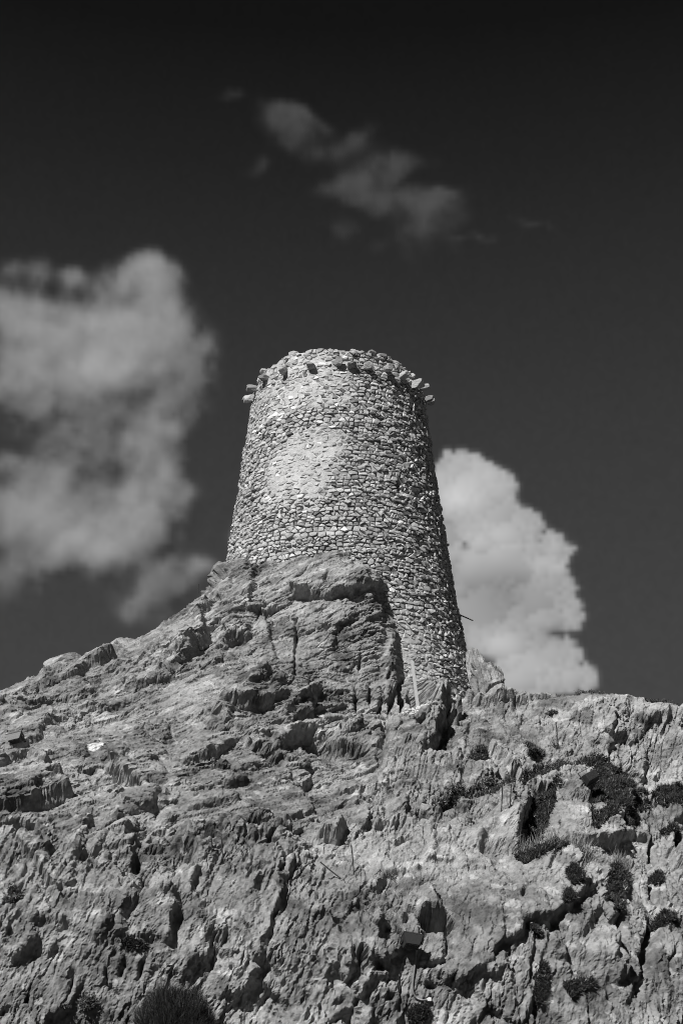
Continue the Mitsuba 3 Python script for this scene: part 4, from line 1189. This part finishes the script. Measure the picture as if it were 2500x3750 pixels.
# ---------------------------------------------------------------- loose blocks and crags
SPOTS = {'lamp_left': (-8.76, 11.6), 'lamp_right': (6.52, 11.69), 'lamp_low': (1.44, 3.77), 'cable0': (1.58, 3.7), 'cable1': (1.59, 3.49), 'cable2': (1.57, 3.29), 'cable3': (1.52, 3.03), 'cable4': (1.51, 2.87), 'cable5': (1.59, 2.77), 'cable6': (1.71, 2.73), 'cable7': (1.83, 2.74), 'clip': (1.86, 2.75), 'plank': (2.13, 15.38), 'gravel': (2.22, 15.2), 'bush': (-3.45, 2.46), 'shrub_a': (-5.34, 2.43), 'shrub_b': (-7.12, 4.09), 'slab': (-8.56, 17.52), 'crag_a': (4.47, 18.5), 'crag_b': (4.84, 18.62), 'ridge_a': (6.29, 18.01), 'ridge_b': (7.73, 17.39), 'ridge_c': (10.08, 17.27), 'ridge_d': (9.4, 17.27), 'scrub': (6.46, 16.83), 'low_shrub': (-5.85, 2.39), 'tuft0': (1.07, 5.94)}
CRAGS = [
    (4.47, 46.2, 12.11),
    (4.85, 45.4, 11.67),
]

def boulder(name, at, size, seed, euler, label, cat="boulder", cuts=16, sub=5, lift=0.0, rib=0.0):
    V, F = chunk((1, 1, 1), seed, cuts, sub, 0.05)
    a, b = V[:, 0], V[:, 2]
    q = V * [1, 1, 1]
    V = V * (1 + 0.10 * (meshkit.fbm(q * 4, 4, seed + 1) - 0.5))[:, None]
    if rib:
        V = V * (1 - rib * np.abs(2 * meshkit.fbm(V * [3.2, 3.2, 0.5] + seed, 3, seed + 2) - 1))[:, None]
    V = Rotation.from_euler("xyz", euler, degrees=True).apply(V * np.asarray(size)) + np.asarray(at) + [0, 0, lift]
    scene[name] = mikit.ply((V, F), "rock_material")
    labels[name] = {"label": label, "category": cat}

p, _ = surf(*SPOTS["slab"])
boulder("rock_slab", p + [0.05, 0.30, 0.0], (0.75, 0.6, 0.36), 21, (8, -18, 10), "flat slab perched on the left ridge line of the crag", "rock slab")
p = np.array(CRAGS[0])
boulder("rock_spike", p, (0.50, 0.7, 1.15), 35, (-8, -16, 12), "taller ribbed rock crag against the right foot of the tower", "rock", rib=0.3)
p = np.array(CRAGS[1])
boulder("rock_spike_001", p, (0.50, 0.6, 0.78), 33, (6, -6, 20), "lower jagged rock at the skyline, right of the taller crag by the tower foot", "rock", rib=0.3)

# ---------------------------------------------------------------- metal things
def tube(points, r, sides=6):
    p = np.asarray(points, float)
    t = np.gradient(p, axis=0)
    t /= np.linalg.norm(t, axis=1, keepdims=True)
    u = np.cross(t, [0.3, 0.9, 0.2])
    u /= np.linalg.norm(u, axis=1, keepdims=True)
    w = np.cross(t, u)
    an = np.arange(sides) * 2 * math.pi / sides
    rad = np.broadcast_to(r, (len(p),))[:, None, None]
    V = p[:, None] + rad * (np.cos(an)[None, :, None] * u[:, None] + np.sin(an)[None, :, None] * w[:, None])
    i = np.arange(len(p) * sides).reshape(len(p), sides)
    j = np.roll(i, -1, 1)
    q = np.stack([i[:-1], j[:-1], j[1:], i[1:]], -1).reshape(-1, 4)
    f = np.vstack([q[:, [0, 1, 2]], q[:, [0, 2, 3]]])
    caps = [[e[0], e[k], e[k + 1]] for e in (i[0], i[-1]) for k in range(1, sides - 1)]
    return V.reshape(-1, 3), np.vstack([f, caps])

# foot (a, b), reach to the right and up, radius
RODS = [
    (-4.46, 19.61, -0.013, 0.579, 0.015),
    (-3.36, 10.6, -0.018, 0.442, 0.015),
    (-3.31, 10.63, 0.042, 0.282, 0.015),
    (-2.98, 5.67, -0.05, 0.611, 0.015),
    (-2.68, 5.66, -0.084, 0.603, 0.015),
    (0.28, 5.7, -0.063, 0.626, 0.015),
    (0.03, 5.59, -0.522, 0.363, 0.015),
    (3.96, 8.81, 0.066, 0.715, 0.015),
    (4.22, 8.92, 0.02, 0.713, 0.015),
    (6.38, 14.95, -0.041, 0.519, 0.015),
]
PLANK = [
    (2.14, 15.38, -0.145, 1.505, 0.045),
]
ROD_LABELS = ["thin upright iron stake on the left skyline below the tower", "longer of two thin rods standing left of the central crag", "shorter of two thin rods standing left of the central crag",
    "left of two tall thin rods on the lower ledge at left of centre", "right of two tall thin rods on the lower ledge at left of centre", "lone thin upright rod near the lower middle of the rock",
    "slanting thin rod lying against the lower middle of the rock", "left of two thin rods rising from the pale slab under the ground cover", "right of two thin rods rising from the pale slab under the ground cover",
    "thin rod standing on the right upper rock above the ground cover"]
for k, (a, b, dx, dz, r) in enumerate(RODS):
    p, n = surf(a, b)
    foot = p - n * 0.05 + [0, -0.03, 0]
    tip = p + [dx, -0.12, dz]
    mid_ = (foot + tip) / 2 + [0.012 * math.sin(k * 3), 0.01, 0]
    key = "iron_rod" + ("_%03d" % k if k else "")
    scene[key] = mikit.ply(tube([foot, mid_, tip], r), "rust_metal")
    labels[key] = {"label": ROD_LABELS[k], "category": "rod", "group": "iron rods standing on the rock"}
bar0 = on_tower(np.array([1.52]), np.array([14.75]), np.array([-0.3]))[0]
scene["iron_bar"] = mikit.ply(tube([bar0, bar0 + [0.85, -0.1, -0.42]], 0.022), "rust_metal")
labels["iron_bar"] = {"label": "dark iron bar sticking out of the right side of the tower", "category": "bar"}

def box(size, at=(0, 0, 0)):
    m = trimesh.creation.box(size)
    m.apply_translation(at)
    return m

def bevel(size, at=(0, 0, 0), c=0.015):
    s = np.array(size) / 2
    pts = []
    for sx in (-1, 1):
        for sy in (-1, 1):
            for sz in (-1, 1):
                for k in range(3):
                    e = s.copy()
                    e[k] -= 0
                    o = [c, c, c]
                    o[k] = 0
                    pts.append(np.array([sx, sy, sz]) * (s - o))
    m = trimesh.Trimesh(np.array(pts)).convex_hull
    m.apply_translation(at)
    return m

def floodlight(name, at, euler, w, h, d, label, glass_front=True):
    """Housing with a sloped back, cooling fins, a framed glass and a U bracket; the glass looks along +y before turning."""
    rot = Rotation.from_euler("xyz", euler, degrees=True)

    def put(key, mesh, mat):
        m = mesh if not isinstance(mesh, list) else trimesh.util.concatenate(mesh)
        scene[key] = mikit.ply((rot.apply(m.vertices) + at, m.faces), mat)

    f, k = np.array([[x, 0, z] for x in (-w / 2, w / 2) for z in (-h / 2, h / 2)]), 0.72
    body = trimesh.Trimesh(np.vstack([f, f * k - [0, d, 0], f * 0.96 + [0, 0.02, 0]])).convex_hull
    put(name + "__housing", body, "black_metal")
    put(name + "__frame", [box((w, 0.03, 0.03), (0, 0.035, h / 2 - 0.015)), box((w, 0.03, 0.03), (0, 0.035, -h / 2 + 0.015)), box((0.03, 0.03, h - 0.06), (w / 2 - 0.015, 0.035, 0)), box((0.03, 0.03, h - 0.06), (-w / 2 + 0.015, 0.035, 0))], "black_metal")
    put(name + "__glass", box((w - 0.066, 0.01, h - 0.066), (0, 0.028, 0)), "lamp_glass")
    put(name + "__fin", [box((0.008, d * 0.55, h * 0.6), (x, -d * 0.80, 0)) for x in np.linspace(-w * 0.3, w * 0.3, 11)], "black_metal")
    labels[name + "__fin"] = {"kind": "stuff"}
    put(name + "__bracket", [box((0.012, 0.03, h * 0.95), (s * (w / 2 + 0.012), -d * 0.4, -h * 0.35)) for s in (-1, 1)] + [box((w + 0.05, 0.03, 0.012), (0, -d * 0.4, -h * 0.83))], "black_metal")
    for q, x in enumerate((-w * 0.42, w * 0.42)):
        put(name + "__clip" + ("_%03d" % q if q else ""), box((0.02, 0.02, 0.03), (x, 0.056, h * 0.42)), "pale_plastic")
    labels[name] = {"label": label, "category": "floodlight", "group": "floodlights on the rock"}

p, n = surf(*SPOTS["lamp_low"], smooth=True)
floodlight("floodlight", p + n * 0.17 + [0, -0.05, 0], (62, 8, 14), 0.42, 0.32, 0.2, "black floodlight with a pipe below it, under the overhang at lower right of centre")
p, n = surf(*SPOTS["lamp_left"], smooth=True)
floodlight("floodlight_001", p + n * 0.14, (60, -12, -8), 0.44, 0.26, 0.18, "small black floodlight on the far left slope of the rock")
p, n = surf(*SPOTS["lamp_right"], smooth=True)
floodlight("floodlight_002", p + n * 0.2, (200, 28, 200), 0.46, 0.3, 0.24, "black floodlight among the dark ground cover on the right")

pts = np.array([surf(*SPOTS["cable%d" % k], lift=0.045)[0] for k in range(8)])
tt = np.linspace(0, 7, 60)
pts = np.stack([np.interp(tt, np.arange(8), pts[:, k]) for k in range(3)], -1)
pts = gaussian_filter(pts, (2.5, 0), mode="nearest")
scene["cable_pipe"] = mikit.ply(tube(pts, 0.020, 8), "conduit_material", smooth=True)
labels["cable_pipe"] = {"label": "grey cable pipe curling down the rock below the low floodlight", "category": "pipe"}
p, n = surf(*SPOTS["clip"], lift=0.04)
scene["junction_box"] = mikit.ply(bevel((0.11, 0.06, 0.08), p, 0.012), "pale_plastic")
labels["junction_box"] = {"label": "small white junction box at the end of the grey pipe", "category": "box"}
a, b, dx, dz = PLANK[0][:4]
p, n = surf(a, b)
foot, tip = p + [0, -0.05, -0.05], p + [dx, 0.25, dz]
ax = (tip - foot) / np.linalg.norm(tip - foot)
sx = np.cross(ax, [0, 1, 0]); sx /= np.linalg.norm(sx)
m = bevel((0.10, 0.05, np.linalg.norm(tip - foot)), c=0.006)
V = m.vertices @ np.stack([sx, np.cross(ax, sx), ax]) + (foot + tip) / 2
scene["plank"] = mikit.ply((V, m.faces), "plank_material")
labels["plank"] = {"label": "long pale board leaning upright against the tower foot beside the crag", "category": "board"}
prng = np.random.default_rng(9)
parts = []
for k in range(90):
    a, b = np.array(SPOTS["gravel"]) + prng.normal(0, 1, 2) * [0.22, 0.16]
    p, n = surf(a, b, lift=prng.uniform(0.0, 0.05))
    V, F = chunk(prng.uniform(0.02, 0.055) * np.array([1.2, 1, 0.8]), 600 + k, 6, 1, 0)
    parts.append((V + p, F, prng.uniform(0.35, 0.62)))
V, F, C = join(parts)
scene["rubble_heap"] = mikit.ply((V, F), "stone_material", color=C)
labels["rubble_heap"] = {"label": "little heap of white stone chips at the foot of the leaning board", "category": "stone chips", "kind": "stuff"}

# ---------------------------------------------------------------- plants
def blades(p, axis, length, width, rngx, bend=0.0, seg=2):
    """Many three-sided tapering leaves at once: p (n,3), axis (n,3) unit."""
    n = len(p)
    ref = rngx.normal(size=(n, 3))
    u = np.cross(axis, ref)
    u /= np.linalg.norm(u, axis=1, keepdims=True)
    w = np.cross(axis, u)
    rows = []
    for s in range(seg):
        t = s / seg
        c = p + axis * (length * t)[:, None] + w * (bend * length * t * t)[:, None]
        r = (width * (1.0 if s == 0 else 0.85))[:, None] / 2
        for a in (0, 2.1, 4.2):
            rows.append(c + r * (math.cos(a) * u + math.sin(a) * w))
    rows.append(p + axis * length[:, None] + w * (bend * length)[:, None])
    V = np.stack(rows, 1)
    f = []
    for s in range(seg - 1):
        for k in range(3):
            a, b, c, d = 3 * s + k, 3 * s + (k + 1) % 3, 3 * s + 3 + (k + 1) % 3, 3 * s + 3 + k
            f += [[a, b, c], [a, c, d]]
    t = 3 * (seg - 1)
    f += [[t, t + 1, 3 * seg], [t + 1, t + 2, 3 * seg], [t + 2, t, 3 * seg]]
    m = V.shape[1]
    F = (np.array(f)[None] + (np.arange(n) * m)[:, None, None]).reshape(-1, 3)
    return V.reshape(-1, 3), F, m

# number of leaves, outline in (a, b)
MATS = [
    (2600, [(1.71, 8.71), (1.72, 9.04), (2.24, 9.56), (2.78, 10.23), (3.3, 10.44), (4.06, 11.03), (4.48, 11.43), (5.01, 12.12), (5.58, 13.06), (6.23, 13.81), (6.82, 14.01), (7.81, 14.36), (7.81, 14.03), (6.95, 13.52), (6.4, 13.24), (5.93, 12.44), (5.54, 12.1), (4.82, 11.11), (4.16, 10.28), (3.58, 9.99), (2.93, 9.75), (2.26, 9.15)]),
    (1700, [(5.03, 10.86), (5.43, 11.33), (5.96, 12.0), (5.8, 11.27), (5.65, 10.57), (5.47, 9.87), (5.27, 9.28), (5.12, 8.58), (4.87, 8.01), (4.56, 7.68), (4.61, 8.44), (4.78, 9.41), (5.09, 10.33)]),
    (3600, [(7.13, 13.69), (7.84, 14.2), (8.41, 14.17), (8.53, 13.69), (8.76, 13.04), (8.72, 12.35), (8.34, 11.99), (8.27, 12.37), (7.96, 11.64), (7.71, 10.84), (7.52, 11.13), (7.27, 10.82), (6.79, 10.03), (6.56, 9.79), (6.5, 10.27), (6.59, 10.83), (6.87, 11.59), (7.19, 12.57)]),
    (1100, [(8.9, 13.19), (9.3, 13.65), (9.72, 13.68), (9.85, 13.39), (9.63, 12.42), (9.31, 12.5), (8.82, 12.59)]),
    (900, [(4.14, 7.0), (4.35, 7.36), (4.87, 7.4), (5.44, 7.69), (5.15, 7.21), (4.53, 6.73), (4.27, 6.7)]),
    (700, [(6.57, 8.03), (6.89, 8.29), (7.17, 8.09), (7.08, 7.61), (6.66, 6.85), (6.31, 6.62), (6.55, 7.42)]),
    (650, [(4.32, 3.68), (4.51, 3.79), (4.51, 3.63), (4.42, 3.27), (4.29, 2.97), (4.16, 2.9), (4.11, 3.07), (4.19, 3.43)]),
    (500, [(4.82, 3.43), (5.12, 3.57), (5.56, 3.72), (5.66, 3.63), (5.23, 3.38), (4.96, 3.17), (4.9, 3.26)]),
    (350, [(4.86, 5.39), (5.04, 5.76), (5.1, 5.51), (4.96, 5.35)]),
    (350, [(4.09, 4.56), (4.24, 4.63), (4.45, 4.53), (4.37, 4.45), (4.15, 4.47)]),
    (400, [(7.96, 8.83), (8.34, 9.03), (8.23, 8.7), (8.0, 8.45)]),
    (500, [(5.07, 6.36), (5.22, 6.57), (5.37, 6.35), (5.37, 6.11), (5.13, 5.98)]),
    (450, [(8.73, 11.2), (9.16, 11.32), (9.25, 10.97), (9.0, 11.01)]),
    (350, [(3.51, 12.65), (3.78, 13.44), (4.09, 13.6), (4.12, 13.13), (3.8, 12.67)]),
    (300, [(5.21, 13.7), (5.76, 14.39), (5.95, 14.28), (5.42, 13.39), (5.22, 13.21)]),
    (500, [(1.38, 2.52), (1.62, 2.66), (1.89, 2.62), (1.85, 2.45), (1.58, 2.37)]),
    (450, [(-4.77, 3.56), (-4.59, 3.65), (-4.24, 3.52), (-4.2, 3.48), (-4.5, 3.47)]),
    (500, [(6.34, 6.16), (6.55, 6.67), (6.8, 6.89), (6.59, 6.45)]),
    (500, [(7.6, 6.56), (7.83, 6.91), (8.07, 6.91), (8.16, 6.77), (7.74, 6.5)]),
]
lrng = np.random.default_rng(31)
parts = []
for count, line in MATS:
    c = np.array(line)
    lo, hi = c.min(0) - 0.15, c.max(0) + 0.15
    big = count * 16
    q = lrng.uniform(lo, hi, (big, 2))
    q2 = q + 0.25 * np.stack([n2(q[:, 0], q[:, 1], 1.4, 4, 71) - 0.5, n2(q[:, 0], q[:, 1], 1.4, 4, 72) - 0.5], -1)
    ok = shapely.contains_xy(Polygon(c), q2[:, 0], q2[:, 1]) & (n2(q[:, 0], q[:, 1], 2.2, 3, 73) > 0.33)
    q = q[ok][: int(count * 4.5)]
    if not len(q):
        continue
    mound = 0.09 * n2(q[:, 0], q[:, 1], 2.0, 3, 74)
    p, n = surf(q[:, 0], q[:, 1], lift=mound * lrng.uniform(0.1, 1, len(q)))
    axis = n * 0.7 + lrng.normal(0, 0.55, (len(q), 3)) + [0, -0.1, 0.25]
    axis /= np.linalg.norm(axis, axis=1, keepdims=True)
    V, F, m = blades(p, axis, lrng.uniform(0.08, 0.17, len(q)), lrng.uniform(0.018, 0.035, len(q)), lrng, 0.2)
    tone = np.clip(lrng.normal(0.038, 0.014, len(q)), 0.015, 0.08)
    tone = np.where(lrng.random(len(q)) < 0.02, lrng.uniform(0.2, 0.4, len(q)), tone)
    parts.append((V, F, np.repeat(tone, m)[:, None] * np.ones(3)))
V, F, C = join(parts)
scene["ground_cover"] = mikit.ply((V, F), "leaf_material", color=C)
labels["ground_cover"] = {"label": "dark fleshy-leaved ground cover trailing over the ledges of the right rock", "category": "ground cover", "kind": "stuff"}

# foot (a, b), height, blades
TUFTS = [
    (4.32, 7.14, 0.55, 90),
    (4.58, 7.18, 0.6, 110),
    (4.86, 7.32, 0.5, 90),
    (5.38, 7.89, 0.5, 110),
    (5.62, 8.02, 0.6, 150),
    (5.87, 8.16, 0.65, 200),
    (6.0, 8.25, 0.55, 120),
    (6.93, 8.22, 0.45, 120),
    (7.1, 8.25, 0.5, 110),
    (1.07, 5.81, 0.25, 60),
    (6.29, 14.52, 0.4, 40),
]
TUFT_LABELS = ["dry grass tuft at the left end of the right-hand ledge", "dry grass tuft second from the left end of the right-hand ledge", "sparse dry grass tuft third along the right-hand ledge", "short grass tuft in the middle of the right-hand ledge",
    "pale grass tuft just left of the tallest one on the ledge", "tallest pale grass tuft standing on the right-hand ledge", "dense grass tuft at the right end of the ledge row", "left grass tuft of the pair lower on the right", "right grass tuft of the pair lower on the right",
    "small dark grass cushion in a crack left of the big pale slab", "small grass tuft under the thin rod on the upper right rock"]
for k, (a, b, h, cnt) in enumerate(TUFTS):
    r = np.random.default_rng(800 + k)
    q = np.array([a, b]) + r.normal(0, 0.11 if k < 9 else 0.045, (cnt, 2))
    p, n = surf(q[:, 0], q[:, 1], lift=np.full(cnt, -0.02))
    axis = np.array([0, -0.1, 1.0]) + r.normal(0, 0.28, (cnt, 3))
    axis /= np.linalg.norm(axis, axis=1, keepdims=True)
    V, F, m = blades(p, axis, r.uniform(0.4, 1.1, cnt) * h, r.uniform(0.008, 0.016, cnt), r, 0.25, 3)
    tone = r.uniform(0.10, 0.34, cnt) if k < 9 else r.uniform(0.03, 0.1, cnt)
    key = "grass_tuft" + ("_%03d" % k if k else "")
    scene[key] = mikit.ply((V, F), "twig_material", color=np.repeat(tone, m)[:, None] * np.ones(3))
    labels[key] = {"label": TUFT_LABELS[k], "category": "grass", "group": "grass tufts on the rock"}

def shrub(name, at, rad, count, seed, label, stems=40, leaf=0.05, lo=0.02, hi=0.09, flat=0.8):
    r = np.random.default_rng(seed)
    c = np.asarray(at, float)
    d = r.normal(size=(stems, 3)); d[:, 2] = np.abs(d[:, 2]) * flat + 0.15
    d /= np.linalg.norm(d, axis=1, keepdims=True)
    ln = r.uniform(0.5, 1.0, stems)
    tip = d * ln[:, None] * rad
    parts = []
    for k in range(stems):
        V, F = tube([c, c + tip[k] * 0.5 + r.normal(0, 0.03, 3), c + tip[k]], [0.012, 0.008, 0.004], 3)
        parts.append((V, F, 0.06))
    V, F, C = join(parts)
    scene[name + "__stem"] = mikit.ply((V, F), "twig_material", color=C)
    labels[name + "__stem"] = {"kind": "stuff"}
    i = r.integers(0, stems, count)
    p = c + tip[i] * r.uniform(0.35, 1.05, count)[:, None] + r.normal(0, 0.08, (count, 3)) * rad
    axis = d[i] * 0.6 + r.normal(0, 0.6, (count, 3))
    axis /= np.linalg.norm(axis, axis=1, keepdims=True)
    V, F, m = blades(p, axis, r.uniform(0.7, 1.4, count) * leaf, r.uniform(0.35, 0.6, count) * leaf, r, 0.2)
    scene[name + "__foliage"] = mikit.ply((V, F), "leaf_material", color=np.repeat(r.uniform(lo, hi, count), m)[:, None] * np.ones(3))
    labels[name + "__foliage"] = {"kind": "stuff"}
    labels[name] = {"label": label, "category": "shrub"}

def broom(name, at, rad, count, seed, label):
    """A dense rounded bush of fine upright twigs."""
    r = np.random.default_rng(seed)
    d = r.normal(size=(count, 3)); d[:, 2] = np.abs(d[:, 2])
    d /= np.linalg.norm(d, axis=1, keepdims=True)
    lump = 0.75 + 0.5 * meshkit.fbm(d * 2.2 + 4, 3, seed)
    s = r.uniform(0.25, 1.0, count) ** 0.5
    p = np.asarray(at) + d * (np.asarray(rad) * (lump * s)[:, None])
    axis = d * 0.5 + [0, 0, 0.9] + r.normal(0, 0.22, (count, 3))
    axis /= np.linalg.norm(axis, axis=1, keepdims=True)
    V, F, m = blades(p - axis * 0.15, axis, r.uniform(0.16, 0.42, count), r.uniform(0.007, 0.014, count), r, 0.15)
    tone = np.where(r.random(count) < 0.06, r.uniform(0.10, 0.2, count), r.uniform(0.015, 0.045, count))
    scene[name] = mikit.ply((V, F), "twig_material", color=np.repeat(tone, m)[:, None] * np.ones(3))
    labels[name] = {"label": label, "category": "bush"}

p, n = surf(*SPOTS["bush"], smooth=True)
broom("bush", p + [0.0, -0.35, -0.45], (0.85, 0.7, 0.95), 26000, 91, "big dark rounded bush of fine twigs at the bottom edge, left of centre")
p, n = surf(*SPOTS["shrub_a"], smooth=True)
shrub("shrub", p + n * 0.05, (0.24, 0.22, 0.38), 900, 92, "small dark leafy shrub at lower left, above and left of the big bush")
p, n = surf(*SPOTS["shrub_b"], smooth=True)
shrub("shrub_001", p + n * 0.05, (0.28, 0.25, 0.5), 900, 93, "dark shrub in a cleft at the left edge of the picture")
p, n = surf(*SPOTS["low_shrub"], smooth=True)
shrub("shrub_002", p, (0.2, 0.2, 0.16), 350, 94, "tiny low shrub just left of the leafy shrub at lower left", leaf=0.035)
p, n = surf(*SPOTS["scrub"], smooth=True)
shrub("shrub_003", p, (0.26, 0.22, 0.2), 500, 95, "small dark cushion shrub high on the right rock below the skyline", leaf=0.04)
for k, (s, rad, lab) in enumerate((("ridge_a", (0.35, 0.25, 0.10), "low scrub on the skyline just right of the rock spikes"), ("ridge_b", (0.55, 0.35, 0.22), "dark rounded scrub on the skyline knoll right of the cloud"),
        ("ridge_d", (0.6, 0.35, 0.14), "second scrub from the right end of the skyline"), ("ridge_c", (0.5, 0.35, 0.22), "scrub at the right end of the skyline"))):
    p, n = surf(*SPOTS[s], smooth=True)
    shrub("shrub_%03d" % (k + 4), p + [0, 0.25, -0.02], rad, 900, 96 + k, lab, leaf=0.045)
